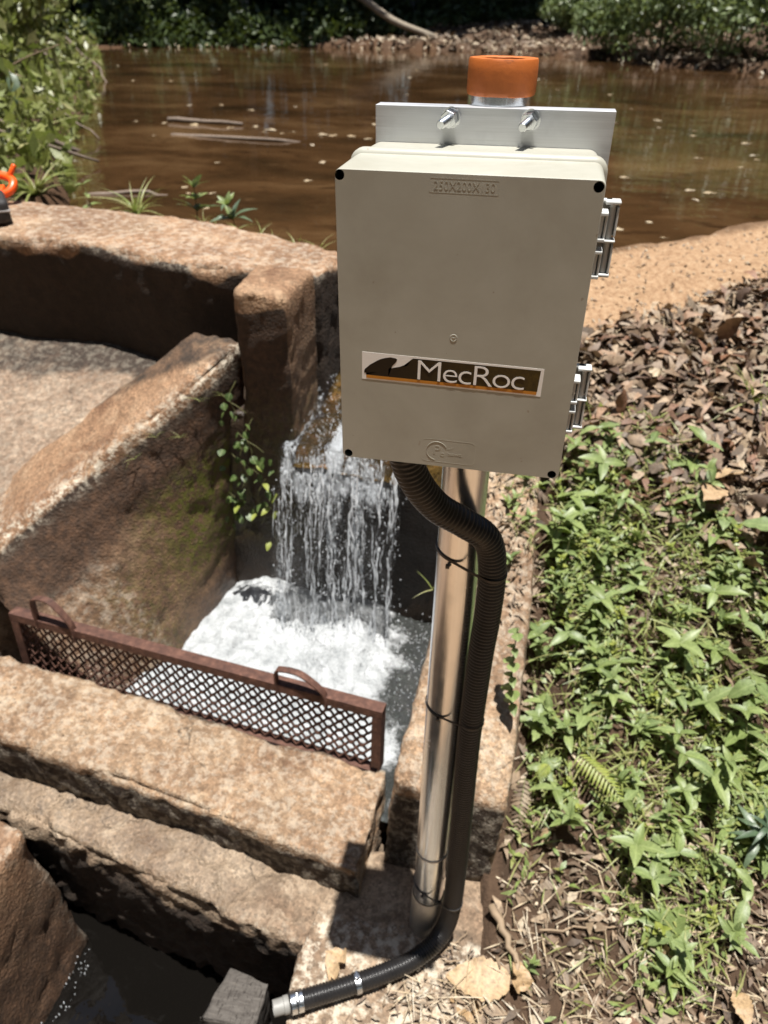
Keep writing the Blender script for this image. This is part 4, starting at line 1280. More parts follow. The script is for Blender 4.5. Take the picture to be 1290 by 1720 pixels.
# ------------------------------------------------------------------ corrugated hose with its clamps
HP = [(-.060, -.102, 1.168), (-.056, -.100, 1.125), (-.043, -.090, 1.081), (-.021, -.072, 1.040), (.009, -.056, 1.012), (.037, -.036, .977), (.0465, -.027, .922), (.0465, -.020, .84), (.0435, -.020, .772), (.041, -.020, .66), (.040, -.020, .583), (.0415, -.020, .45), (.0425, -.021, .351), (.0435, -.024, .212), (.042, -.026, .13), (.035, -.032, .066), (.015, -.056, .034), (-.021, -.088, .023), (-.062, -.115, .021), (-.121, -.150, .023), (-.180, -.182, .026), (-.222, -.205, .029)]
L_ = np.sum(np.linalg.norm(np.diff(np.array(HP), axis=0), axis=1))
ribs = int(L_ / .0060)
cen = spline(HP, ribs * 5 + 1)
ph = np.arange(len(cen)) / 5.0
rr = .0150 + .0028 * np.abs(np.cos(np.pi * ph)) ** .7
V, F = tube(cen, rr, 20, cap=False)
hs = empty('corrugated_hose', tuple(HP[-1]), (0, 0, 0), 'black corrugated hose running from the grey box down the pole and along the slab', 'hose')
obj('hose_tube', auto_smooth(mesh_np('hose_tube', V - np.array(HP[-1]), F), 80), M['hose'], hs)
dirv = Vector(HP[-1]) - Vector(HP[-2]); dirv.normalize()
q = dirv.to_track_quat('Z', 'Y').to_euler()
V, F = lathe([(.0140, -.03), (.0150, .0), (.0155, .002), (.0155, .009), (.0140, .010), (.0138, .028), (.0115, .028), (.0115, .01)], 36)
obj('end_fitting', auto_smooth(mesh_np('end_fitting', V, F), 40), plain('pale_pipe', (0.22, 0.215, 0.20), 0.5, var=.25), hs, None, q)
def clamp(pos, d, label, dbl=False):
    c_ = empty('hose_clamp', tuple(pos), Vector(d).to_track_quat('Z', 'Y').to_euler(), label, 'clamp')
    for off in ((-.0055, .0065) if dbl else (0,)):
        V, F = lathe([(.0180, off - .0048), (.0190, off - .0048), (.0192, off - .0043), (.0188, off - .0030), (.0188, off + .0030), (.0192, off + .0043), (.0190, off + .0048), (.0180, off + .0048)], 44)
        obj('band', auto_smooth(mesh_np('clamp_band', V, F), 50), M['zinc'], c_)
    return c_
def ear(c_, a_, s=1.0):
    """screw housing standing off the band at angle a_"""
    bm = bmesh.new()
    bm_box(bm, (.0215, 0, 0), (.0065 * s, .010 * s, .009), .0012, 2, Matrix.Rotation(a_, 4, 'Z'))
    e_ = obj('screw_housing', auto_smooth(bm_mesh('screw_housing', bm), 40), M['zinc'], c_)
    bm = bmesh.new()
    bmesh.ops.create_cone(bm, cap_ends=True, segments=16, radius1=.0032, radius2=.0032, depth=.014, matrix=Matrix.Rotation(a_, 4, 'Z') @ Matrix.Translation((.0225, 0, 0)) @ Matrix.Rotation(R(90), 4, 'X'))
    obj('screw', auto_smooth(bm_mesh('clamp_screw', bm), 40), M['zinc'], e_)
def hose_at(f):
    i = int(f * (len(cen) - 1)); i = min(max(i, 1), len(cen) - 2)
    return cen[i], cen[i + 1] - cen[i - 1]
def ear_up(c_, side=0.0):
    """angle that puts the housing on the upper side of the hose"""
    m = c_.rotation_euler.to_matrix()
    up = m.transposed() @ Vector((side, 0, 1))
    return math.atan2(up.y, up.x)
pc, dc = hose_at(.915)
k1 = clamp(pc, dc, 'single steel hose clamp near the brown leaf on the slab'); ear(k1, ear_up(k1, -.2)); ear(k1, ear_up(k1) + R(170), .8)
pc, dc = hose_at(.991)
k2 = clamp(pc, dc, 'double steel hose clamp at the white end of the black hose', True); ear(k2, ear_up(k2, .3))

# black cable ties round pole and hose
def tie(z, sag, label):
    hp, _ = hose_at(float(np.argmin(np.abs(cen[:, 2] - z) + 10 * (np.arange(len(cen)) / len(cen) > .8) + 10 * (np.arange(len(cen)) / len(cen) < .1))) / (len(cen) - 1))
    pcx = Vector((lean(z).x, 0, z + sag)); hc = Vector((hp[0], hp[1], z - sag * .4))
    d = (hc - pcx); d.z = 0; d.normalize()
    a0 = math.atan2(d.y, d.x)
    pts = []
    rp, rh = PR + .0011, .0184
    dist = (Vector((hc.x, hc.y)) - Vector((pcx.x, pcx.y))).length
    off_ = math.acos(max(-1, min(1, (rp - rh) / dist)))
    for a in np.linspace(a0 + off_, a0 + 2 * math.pi - off_, 40):
        pts.append((pcx.x + rp * math.cos(a), pcx.y + rp * math.sin(a), pcx.z))
    for a in np.linspace(a0 - off_, a0 + off_, 24):
        pts.append((hc.x + rh * math.cos(a), hc.y + rh * math.sin(a), hc.z))
    pts = np.array(pts)
    # keep heights continuous along the loop
    t = (pts[:, :2] - np.array([pcx.x, pcx.y])) @ np.array([d.x, d.y])
    pts[:, 2] = z + sag * (1 - smooth01(t, -rp, dist + rh)) - sag * .3 * smooth01(t, 0, dist)
    n = len(pts)
    V, F = [], []
    c2 = pts.mean(0)
    for i in range(n):
        tg = pts[(i + 1) % n] - pts[i - 1]; tg[2] = 0; tg /= np.linalg.norm(tg)
        nr = np.array([tg[1], -tg[0], 0])
        for a_, b_ in ((1, 1), (1, -1), (-1, -1), (-1, 1)):
            V.append(pts[i] + nr * .0006 * a_ + np.array([0, 0, .0019 * b_]))
    for i in range(n):
        for k in range(4):
            F.append([i * 4 + k, ((i + 1) % n) * 4 + k, ((i + 1) % n) * 4 + (k + 1) % 4, i * 4 + (k + 1) % 4])
    base = Vector((0, 0, z))
    o = obj('cable_tie', mesh_np('cable_tie', np.array(V) - np.array(base), F, False), M['black_plastic'], None, base)
    bm = bmesh.new()
    a_ = a0 - off_ * .55
    bm_box(bm, (pcx.x + (rp + .0016) * math.cos(a0 - off_), pcx.y + (rp + .0016) * math.sin(a0 - off_), -.001), (.005, .0042, .0052), .0005)
    obj('tie_head', bm_mesh('tie_head', bm), M['black_plastic'], o)
    tag(o, label, 'cable tie', 'cable ties holding the hose to the pole')
tie(.925, .012, 'upper black cable tie, just below the bend of the hose')
tie(.640, .006, 'middle black cable tie on the pole, level with the screen')
tie(.148, .010, 'lowest black cable tie, close to the foot of the pole')
# ------------------------------------------------------------------ leaves and plants
pr = random.Random(11)
pn = np.random.default_rng(21)
MESH = {}
M['leaf_shaded'] = leafmat('shaded_green_leaf', [(0.025, 0.05, 0.012), (0.045, 0.08, 0.018), (0.07, 0.11, 0.025)], 0.45, 0.2, veins=True)  # darker copy of the weed leaf, corner shade put into its colour
M['tan_leaf'] = leafmat('tan_dead_leaf', [(0.33, 0.21, 0.105), (0.42, 0.30, 0.17), (0.38, 0.26, 0.15)], 0.55, 0.12, veins=True, dry=True)
def leaf_data(key, length, width, n=6, fold=.25, curl=.2, power=.85, wave=0.0, mat='leaf_veined', crumple=0.0, seed=0, stalk=0.0, lobes=0.0):
    """a leaf blade: three points a row, folded along the midrib, curling down along its length (+Y)"""
    V, F = [], []
    q = np.random.default_rng(seed)
    for i in range(n + 1):
        t = i / n
        w = width / 2 * max(0.02, math.sin(math.pi * min(1, t * .93 + .05) ** power)) ** .9
        if lobes: w *= 1 + lobes * (1 if i % 2 else -1)
        y = stalk + length * (t - .25 * curl * t * t)
        z = -curl * length * t * t
        for s in (-1, 0, 1):
            zz = z + fold * abs(s) * w + wave * width * math.sin(5 * t * math.pi + s) * abs(s)
            jx, jy, jz = (q.normal(0, crumple * width, 3) if crumple else (0, 0, 0))
            V.append((s * w + jx * .5, y + jy * .5, zz + jz))
    for i in range(n):
        for k in (0, 1):
            a = i * 3 + k
            F.append((a, a + 1, a + 4, a + 3))
    me = mesh_np(key, V, np.array(F))
    me.materials.append(M[mat])
    MESH[key] = me
    return me

for k in range(3):
    leaf_data('weed_leaf%d' % k, .040 + .004 * k, .0155 + .002 * k, 6, .35, .22 + .1 * k, .8, .05)
    leaf_data('broad_leaf%d' % k, .055, .030, 7, .2, .25 + .1 * k, .75, .07)
    leaf_data('lance_leaf%d' % k, .060, .013, 7, .3, .3 + .15 * k, .8, .03, 'leaf_dark')
    leaf_data('lime_leaf%d' % k, .020, .011, 4, .25, .2, .8, .03, 'leaf_lime')
    leaf_data('blade%d' % k, .11, .0055, 9, .5, .35 + .35 * k, .5, 0, 'grass')
leaf_data('jag_leaf', .048, .024, 10, .3, .2, .7, .05, lobes=.16)
leaf_data('small_leaf', .022, .012, 5, .25, .3, .8, .04)
leaf_data('pinna', .020, .0036, 5, .25, .25, .6, 0, 'leaf_lime')
leaf_data('dry_pinna', .020, .0050, 5, .25, .35, .6, 0, 'litter')
leaf_data('round_leaf', .022, .021, 6, .12, .2, .9, .04)
for k in range(7):
    leaf_data('dead%d' % k, .052, .021, 7, pr.uniform(-.9, 1.1), pr.uniform(-.5, 1.1), .8, .16, 'dry_leaf', .11, 50 + k, .004)
leaf_data('big_dead0', .120, .070, 16, .22, .15, .8, .05, 'tan_leaf', .018, 71, .012, .06)
leaf_data('big_dead1', .100, .056, 14, .35, .35, .8, .08, 'tan_leaf', .025, 75, .01, .09)
leaf_data('crumpled', .075, .050, 12, .6, .45, .8, .12, 'tan_leaf', .07, 77, .008)
leaf_data('pale_dead', .040, .030, 7, .3, .2, .8, .10, 'pale_leaf', .08, 81)
leaf_data('float', .050, .026, 4, .06, .05, .8, .03, 'pale_leaf', .02, 85)

leaf_data('shaded_round_leaf', .022, .021, 6, .12, .2, .9, .04, 'leaf_shaded')
leaf_data('shaded_small_leaf', .022, .012, 5, .25, .3, .8, .04, 'leaf_shaded')

def rod_mesh(key, h, r, bend=.1, mat='stem', seg=5):
    pts = [(bend * h * t * t, 0, h * t) for t in np.linspace(0, 1, 5)]
    V, F = tube(pts, np.linspace(r, r * .6, 5), seg, cap=False)
    me = mesh_np(key, V, F); me.materials.append(M[mat]); MESH[key] = me
for k, h in enumerate((.02, .035, .055, .08)):
    rod_mesh('stem%d' % k, h, .0012)
rod_mesh('stem_long', .16, .0016, .15)

def child(name, key, parent, loc, rot, s=1.0):
    o = bpy.data.objects.new(name, MESH[key])
    C.objects.link(o)
    o.parent = parent
    o.location = loc
    o.rotation_euler = rot
    o.scale = (s, s, s)
    return o

def weed(loc, s, label, group, keys, tiers=2, per=3, hk=1, lift=25, cat='plant', name='weed', tilt=None):
    t = tilt or (pr.uniform(-.25, .25), pr.uniform(-.25, .25), pr.uniform(0, 6.28))
    e = empty(name, loc, t, label, cat, group)
    h = (.02, .035, .055, .08, .16)[hk]
    child('stem', ('stem0', 'stem1', 'stem2', 'stem3', 'stem_long')[hk], e, (0, 0, 0), (0, 0, 0), s)
    bend = .1
    for k in range(tiers):
        f = (k + 1) / tiers
        a0 = pr.uniform(0, 6.28)
        for j in range(per if k < tiers - 1 or tiers == 1 else per + 1):
            a = a0 + 6.283 * j / per + pr.uniform(-.3, .3)
            sc = s * (1.1 - .45 * f * (tiers > 1)) * pr.uniform(.8, 1.2)
            child('leaf', pr.choice(keys), e, (bend * h * f * f * s, 0, h * f * s), (R(lift + 25 * f * (tiers > 1) + pr.uniform(-15, 15)), pr.uniform(-.3, .3), a), sc)
    return e

def tuft(loc, s, n, label, group=None, keys=('blade0', 'blade1', 'blade2'), spread=60, name='grass_tuft', cat='grass tuft'):
    e = empty(name, loc, (0, 0, pr.uniform(0, 6)), label, cat, group)
    for j in range(n):
        a = 6.283 * j / n * 2.4 + pr.uniform(-.3, .3)
        child('blade', pr.choice(keys), e, (pr.uniform(-.006, .006) * s, pr.uniform(-.006, .006) * s, -.004), (R(90 - pr.uniform(8, spread)), pr.uniform(-.3, .3), a), s * pr.uniform(.6, 1.2))
    return e

def frond(loc, rot, s, n, key, label, cat='fern', name='fern_frond', group=None):
    e = empty(name, loc, rot, label, cat, group)
    Lf = .13 * s
    pts = [(0, Lf * t, .25 * Lf * math.sin(t * 2.2)) for t in np.linspace(0, 1, 8)]
    V, F = tube(pts, np.linspace(.0012, .0005, 8) * s, 5, cap=False)
    obj('rachis', mesh_np('rachis', V, F), M['stem'], e)
    for i in range(n):
        t = (i + .8) / (n + .5)
        y, z = Lf * t, .25 * Lf * math.sin(t * 2.2)
        sc = s * (.35 + 1.1 * math.sin(math.pi * (.2 + .75 * t))) * 1.15
        for sd in (-1, 1):
            child('leaflet', key, e, (0, y, z), (R(-5), 0, sd * R(-72 + 22 * t)), sc)
    return e

def where(x, y):
    """plain words for a spot on the right bank"""
    a = 'beside the side wall' if x < .28 else ('in mid bank' if x < .46 else 'towards the right edge')
    b = ('below the foot of the pole' if y < .02 else 'level with the foot of the pole' if y < .2 else 'level with the screen' if y < .42 else
         'level with the middle of the pole' if y < .62 else 'level with the hose bend' if y < .85 else 'just lower than the box' if y < 1.1 else 'level with the lower hinge' if y < 1.35 else 'just below the sandy rim')
    return a + ', ' + b

# ---- green patch on the right bank
def weed_density(x, y):
    lim_r = .13 + .02 * y
    d = smooth01(x, lim_r, lim_r + .05)
    up = 1.08 - .36 * smooth01(x, .42, .66)
    d = d * (1 - smooth01(y, up - .06, up + .08))
    d = d * (0.08 + .92 * smooth01(y + .12 * np.sin(x * 17) + .09 * smooth01(x, .25, .4), .08, .24))
    d = d * (1 - .8 * np.exp(-(((x - .185) / .045) ** 2 + ((y - .56) / .07) ** 2)))     # bare hollow by the wall
    d = d * (1 - .85 * np.exp(-(((x - .17) / .05) ** 2 + ((y - .14) / .10) ** 2)))
    d = d * (1 - .6 * np.exp(-(((x - .48) / .07) ** 2 + ((y - .24) / .05) ** 2)))
    return d
def patch_noise(x, y):
    return fbm(np.stack([np.atleast_1d(x), np.atleast_1d(y), np.zeros(np.size(x))], 1), 6, 2, 77)
placed = 0
tries = 0
while placed < 285 and tries < 12000:
    tries += 1
    x, y = pr.uniform(.10, .82), pr.uniform(-.12, 1.12)
    if pr.random() > float(weed_density(np.array(x), np.array(y))) * (0.65 + .6 * float(patch_noise(x, y)[0])): continue
    z = gz(x, y) + .004
    r = pr.random()
    if r < .60:
        s_ = pr.choice((pr.uniform(.6, 1.0), pr.uniform(.9, 1.4)))
        weed((x, y, z), s_, ('large' if s_ > 1.15 else 'small') + ' pointed-leaf weed ' + where(x, y), 'pointed-leaf weeds on the right bank', ['weed_leaf0', 'weed_leaf1', 'weed_leaf2'], pr.choice((1, 2, 2)), pr.choice((2, 3, 4)), pr.choice((0, 1, 2, 2, 3)), pr.uniform(10, 35))
    elif r < .78:
        weed((x, y, z), pr.uniform(.7, 1.3), 'tiny-leaved yellow-green seedling ' + where(x, y), 'yellow-green seedlings on the right bank', ['lime_leaf0', 'lime_leaf1', 'lime_leaf2'], 3, 3, pr.choice((1, 2)), 20)
    elif r < .90:
        weed((x, y, z), pr.uniform(.55, 1.05), 'oval-leaved low weed ' + where(x, y), 'oval-leaf weeds on the right bank', ['broad_leaf0', 'broad_leaf1', 'broad_leaf2'], 1, pr.choice((3, 4)), pr.choice((0, 1)), 15)
    else:
        tuft((x, y, z), pr.uniform(.45, .9), pr.randint(6, 10), 'thin grass tuft ' + where(x, y), 'grass tufts on the right bank')
    placed += 1

# grass and seedlings creeping over the edge of the side wall
for k in range(26):
    x, y = pr.uniform(.05, .135), pr.uniform(.52, 1.02)
    zt_ = float(np.interp(y, [.3, .6, .9, 1.3], [.33, .45, .575, .725]))
    if pr.random() < .5:
        tuft((x, y, zt_), pr.uniform(.35, .6), 7, 'thin grass tuft creeping over the edge of the sandy side wall', 'tufts on the side wall edge')
    else:
        weed((x, y, zt_), pr.uniform(.6, .95), 'small seedling growing on the edge of the sandy side wall', 'seedlings on the side wall edge', ['weed_leaf0', 'lime_leaf1', 'weed_leaf1'], 2, 3, 0, 20)
# single plants that stand out
def at_g(x, y, dz=.005): return (x, y, gz(x, y) + dz)
tuft(at_g(.66, 1.17), 1.25, 20, 'bright green grass tuft among the dead leaves, upper right')
tuft(at_g(.50, .24), .85, 14, 'yellow-green spiky tuft between the twigs, lower right', spread=85)
weed(at_g(.62, .22, .02), 1.15, 'dark green clump of long narrow leaves at the right edge', None, ['lance_leaf0', 'lance_leaf1', 'lance_leaf2'], 3, 6, 2, 12)
weed(at_g(.66, .76, .03), 1.35, 'plant with large serrated bright leaves at the right edge of the green patch', None, ['broad_leaf0', 'broad_leaf1'], 1, 4, 2, 10)
weed(at_g(.61, .38, .03), 1.25, 'tall weed with broad lance-shaped leaves in the lower right', None, ['weed_leaf1', 'broad_leaf2'], 2, 4, 3, 10)
weed(at_g(.60, .46, .03), 1.1, 'weed with one dark drooping oval leaf, right of the green patch', None, ['broad_leaf2', 'broad_leaf1'], 1, 3, 3, -10)
weed(at_g(.185, .39, .03), 1.12, 'toothed grey-green seedling growing right beside the side wall', None, ['jag_leaf'], 2, 5, 2, 12)
weed(at_g(.20, .33, .02), .85, 'smaller toothed seedling just in front of the other toothed one', None, ['jag_leaf'], 1, 5, 1, 15)
weed(at_g(.30, .46, .03), 1.0, 'star-shaped weed with six pointed leaves in the middle of the green patch', None, ['weed_leaf1', 'weed_leaf2'], 2, 4, 3, 12)
weed(at_g(.26, .20, .02), 1.0, 'upright weed with folded pointed leaves below the pale fern', None, ['weed_leaf2'], 2, 4, 2, 30)
frond((.265, .325, gz(.265, .325) + .045), (R(-8), R(8), R(-140)), 1.0, 14, 'pinna', 'pale yellow-green fern frond arching over the weeds')
frond((.215, .33, gz(.2, .33) + .05), (R(10), R(-10), R(150)), .55, 11, 'pinna', 'short pale fern tip beside the toothed seedling')
frond((.165, .30, gz(.165, .30) + .035), (R(-35), 0, R(175)), .85, 12, 'dry_pinna', 'withered brown fern frond hanging beside the side wall')
# ladder-leaved sapling leaning over the wall
e = empty('sapling', (.118, .27, .33), (R(-12), R(-8), R(25)), 'thin sapling with paired oval leaflets, close behind the hose', 'plant')
child('stem', 'stem_long', e, (0, 0, 0), (0, 0, 0), 1.25)
for k in range(6):
    z = .03 + .032 * k
    for sd in (-1, 1):
        child('leaf', 'round_leaf' if k % 2 else 'small_leaf', e, (.15 * .2 * (z / .2) ** 2, 0, z), (R(5), 0, R(90 + 75 * sd)), 1.5 - .08 * k)
# grass blades left of the pole
tuft((-.085, .52, .42), .75, 4, 'pair of pale grass blades peeping out left of the pole', spread=80)
# sprig at the right edge by the pond
e = weed(at_g(.80, 1.80), 1.3, 'tall thin sprig with small leaves beside the pond, right edge', None, ['small_leaf'], 9, 3, 4, 5, tilt=(0, 0, 0))

# plants along the dam's rear edge
def dam_z(x, y): return .90
tuft((-1.93, 2.06, .86), 1.9, 46, 'big bright grass clump behind the dam wall, far left', spread=62)
tuft((-1.36, 1.80, .88), 1.35, 34, 'bright spiky grass clump behind the middle of the dam', spread=60)
weed((-1.12, 1.77, .87), 2.0, 'young plant with bright lance leaves behind the dam wall', None, ['weed_leaf0', 'lance_leaf0'], 3, 5, 2, 15)
weed((-.95, 1.70, .86), 1.8, 'small upright leafy plant behind the dam, nearest the pier', None, ['lance_leaf1', 'weed_leaf0'], 2, 6, 2, 30)
weed((-1.55, 1.83, .86), 1.3, 'drooping thin seedling between the two grass clumps', None, ['weed_leaf0'], 3, 2, 3, -10)
for k in range(7):
    x = -1.05 + .075 * k + pr.uniform(-.02, .02)
    tuft((x, 1.66 - .30 * k / 7 + pr.uniform(0, .04), .89), .55, 9, 'tiny grass sprout along the rear edge of the dam', 'grass sprouts on the dam edge')

# ferns and leafy plants in the damp corner by the fall
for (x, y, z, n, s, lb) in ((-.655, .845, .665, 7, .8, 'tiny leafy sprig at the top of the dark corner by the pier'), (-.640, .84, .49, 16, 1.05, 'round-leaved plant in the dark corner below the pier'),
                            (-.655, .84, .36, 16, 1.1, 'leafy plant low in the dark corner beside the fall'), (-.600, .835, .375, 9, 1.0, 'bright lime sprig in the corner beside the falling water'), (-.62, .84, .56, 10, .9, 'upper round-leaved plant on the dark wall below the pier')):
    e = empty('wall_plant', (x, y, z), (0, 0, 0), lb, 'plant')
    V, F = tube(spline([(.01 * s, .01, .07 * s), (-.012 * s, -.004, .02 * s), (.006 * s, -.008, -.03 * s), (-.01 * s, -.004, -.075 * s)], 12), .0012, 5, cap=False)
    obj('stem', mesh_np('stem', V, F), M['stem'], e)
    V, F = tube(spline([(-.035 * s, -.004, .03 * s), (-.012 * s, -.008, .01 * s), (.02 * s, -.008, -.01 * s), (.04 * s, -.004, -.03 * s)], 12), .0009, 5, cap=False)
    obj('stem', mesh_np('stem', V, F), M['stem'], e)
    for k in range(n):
        child('leaf', 'lime_leaf0' if 'lime' in lb else pr.choice(('shaded_round_leaf', 'shaded_small_leaf')), e, (pr.gauss(0, .028) * s, -.012 + pr.uniform(-.02, .01), pr.gauss(0, .045) * s), (R(pr.uniform(-70, 0)), pr.uniform(-.4, .4), math.pi + pr.uniform(-1.2, 1.2)), s * pr.uniform(.75, 1.25) * (1.5 if 'lime' in lb else 1))
for k in range(5):
    t = pr.uniform(.0, .25)
    tuft((-.68 - .05 * k + .0, .845 - .035 * k, .72 - .035 * k - pr.uniform(0, .06)), .3, 5, 'wisp of moss grass on the wing wall beside the pier', 'moss wisps on the wing wall')

# ---- dead leaves
def leaf_place(x, y, key, s, label, group, dz=.006, z=None, flat=.65, name='dead_leaf', cat='leaf', rot=None):
    o = bpy.data.objects.new(name, MESH[key])
    C.objects.link(o)
    zz = (gz(x, y) if z is None else z) + dz
    o.location = (x, y, zz)
    o.rotation_euler = rot if rot else (pr.gauss(0, flat), pr.gauss(0, flat), pr.uniform(0, 6.28))
    o.scale = (s, s, s)
    return tag(o, label, cat, group)
def litter_density(x, y):
    up_in = 1.27 + .60 * np.clip(x - .15, 0, 3)
    a = smooth01(y, .80, 1.0) * (1 - smooth01(y, up_in - .05, up_in + .10)) * smooth01(x, .12, .18)
    b = smooth01(x, .30, .50) * smooth01(y, .60, .75) * (1 - smooth01(y, up_in - .05, up_in + .10))
    c = (1 - smooth01(y, .12, .30)) * smooth01(x, .14, .18)
    d = (1 - smooth01(y, -.16, -.08)) * smooth01(x, -.02, .12)
    return np.maximum(np.maximum(a, b), np.maximum(.75 * c, d))
n = 0
while n < 258:
    x, y = pr.uniform(-.02, 1.05), pr.uniform(-.35, 1.75)
    if pr.random() > float(litter_density(np.array(x), np.array(y))) * (1.0 if y > .7 else .55): continue
    if x > .05 + .75 * (y + .8): continue
    if y > .7:
        leaf_place(x, y, 'dead%d' % pr.randrange(7), pr.choice((pr.uniform(.7, 1.3), pr.uniform(1.2, 2.1))), 'curled brown dead leaf ' + where(x, y), 'dead leaves on the right bank', .008 + pr.uniform(0, .014))
    else:
        leaf_place(x, y, 'dead%d' % pr.randrange(7), pr.uniform(.5, 1.05), 'curled brown dead leaf ' + where(x, y), 'dead leaves on the right bank', .006 + pr.uniform(0, .010))
    n += 1
leaf_place(.56, .90, 'big_dead0', .85, 'large flat pale-brown leaf lying at the right edge above the weeds', None, .03, rot=(R(15), R(-8), R(150)))
leaf_place(.62, .93, 'big_dead1', .8, 'brown leaf overlapping the large flat one at the right edge', None, .035, rot=(R(10), R(15), R(100)))
leaf_place(.175, -.085, 'big_dead0', 1.0, 'large torn tan leaf lying on the litter below the pole', None, .018, rot=(R(6), R(-10), R(95)))
leaf_place(.115, -.155, 'big_dead1', .95, 'second torn tan leaf, just in front of the largest one', None, .014, rot=(R(4), R(8), R(40)))
leaf_place(.185, -.10, 'crumpled', .75, 'folded orange-brown leaf standing on edge at the bottom of the picture', None, .02, rot=(R(50), R(10), R(20)))
leaf_place(-.150, -.085, 'crumpled', .82, 'crumpled tan leaf lying on the slab by the hose clamp', None, .012, z=.004, rot=(R(12), R(14), R(165)))
leaf_place(.205, .20, 'crumpled', .85, 'large curled rust-brown leaf in the shadow beside the side wall', None, .02, rot=(R(20), R(30), R(-60)))
leaf_place(.47, -.02, 'crumpled', .8, 'curled brown leaf in the lower right corner', None, .02)
leaf_place(.56, -.03, 'big_dead1', .6, 'brown leaf at the bottom right edge of the frame', None, .02)
leaf_place(.69, 1.33, 'pale_dead', 1.1, 'round pale yellow leaf in the dark litter, upper right', None, .03)
leaf_place(.42, 1.22, 'pale_dead', .9, 'small pale yellow leaf in the middle of the upper litter', None, .03)
leaf_place(.30, 1.22, 'big_dead1', .7, 'long orange-brown leaf in the upper litter near the box', None, .02)
leaf_place(.21, 1.12, 'crumpled', .9, 'curled tan leaf right beside the lower hinge of the box', None, .02)
for (x, y) in ((.06, .80), (.075, .70), (.03, .86), (.10, .62), (.09, .92), (.055, .52)):
    leaf_place(x, y, 'dead%d' % pr.randrange(7), .8, 'small dead leaf on the top of the sandy side wall', 'dead leaves on the side wall', .006, z=float(np.interp(y, [.3, .6, .9, 1.3], [.33, .45, .575, .725])))

# litter too fine to pick apart
def cards(name, P, ln, wd, mat, flat=.6, curl=.25, rngs=None):
    """many small bent leaf scraps in one mesh (two quads each)"""
    q = rngs or pn
    n = len(P)
    yaw = q.uniform(0, 2 * np.pi, n); pit = q.normal(0, flat, n); rol = q.normal(0, flat, n)
    cy, sy, cp, sp, cr, sr = np.cos(yaw), np.sin(yaw), np.cos(pit), np.sin(pit), np.cos(rol), np.sin(rol)
    d = np.stack([cy * cp, sy * cp, sp], 1)
    s0 = np.stack([-sy, cy, np.zeros(n)], 1)
    up = np.cross(d, s0)
    s = s0 * cr[:, None] + up * sr[:, None]
    up = np.cross(d, s)
    ln = np.broadcast_to(ln, (n,)) * q.uniform(.6, 1.4, n); wd = np.broadcast_to(wd, (n,)) * q.uniform(.6, 1.4, n)
    l_, w_ = ln[:, None], wd[:, None]
    c_ = curl * l_
    A = P - d * l_ * .5; B = P + up * c_ * .5; E_ = P + d * l_ * .5 - up * c_ * .3
    V = np.stack([A - s * w_ * .12, A + s * w_ * .12, B - s * w_ * .5, B + s * w_ * .5, E_ - s * w_ * .08, E_ + s * w_ * .08], 1).reshape(-1, 3)
    b = (np.arange(n) * 6)[:, None]
    F = np.concatenate([b + np.array([0, 1, 3, 2]), b + np.array([2, 3, 5, 4])], 1).reshape(-1, 4)
    me = mesh_np(name, V, F)
    return obj(name, me, M[mat])
def scatter(n, fn, x0, x1, y0, y1):
    out = []
    while len(out) < n:
        x = pn.uniform(x0, x1, n * 3); y = pn.uniform(y0, y1, n * 3)
        k = pn.uniform(0, 1, n * 3) < fn(x, y)
        out += list(zip(x[k], y[k]))
    return np.array(out[:n])
for n_, ln_, wd_ in ((9000, .013, .006), (5200, .030, .0085), (2400, .040, .016)):
    XY = scatter(n_, lambda x, y: np.maximum(litter_density(x, y), .40 * (x > .13) * (y < 1.25)) * (x < .25 + .75 * (y + .8)), -.02, 1.5, -.5, 1.85)
    P = np.stack([XY[:, 0], XY[:, 1], ground_z(XY[:, 0], XY[:, 1]) + pn.uniform(.001, .016, len(XY))], 1)
    tag(cards('leaf_litter', P, ln_, wd_, 'litter', .55, .35), kind='stuff')
XY = scatter(3500, lambda x, y: litter_density(x, y) * smooth01(y, .7, .9), .1, 1.5, .7, 1.9)
P = np.stack([XY[:, 0], XY[:, 1], ground_z(XY[:, 0], XY[:, 1]) + pn.uniform(.004, .022, len(XY))], 1)
P[:, 2] += pn.uniform(0, .014, len(P))
tag(cards('leaf_litter', P, .060, .021, 'dry_leaf', .5, .4), kind='stuff')
# dry straw and needles
XY = scatter(2600, lambda x, y: np.maximum(np.maximum(.8 * litter_density(x, y), .22 * (x > .13) * (y < 1.25)), ((y < -.10) & (x > -.03)) * 1.0), -.05, 1.0, -.42, 1.7)
P = np.stack([XY[:, 0], XY[:, 1], np.maximum(ground_z(XY[:, 0], XY[:, 1]), np.where((XY[:, 0] < .13) & (XY[:, 1] < .1), .004, -9)) + pn.uniform(.003, .02, len(XY))], 1)
tag(cards('dry_straw', P, .060, .0026, 'pale_leaf', .3, .08), kind='stuff')
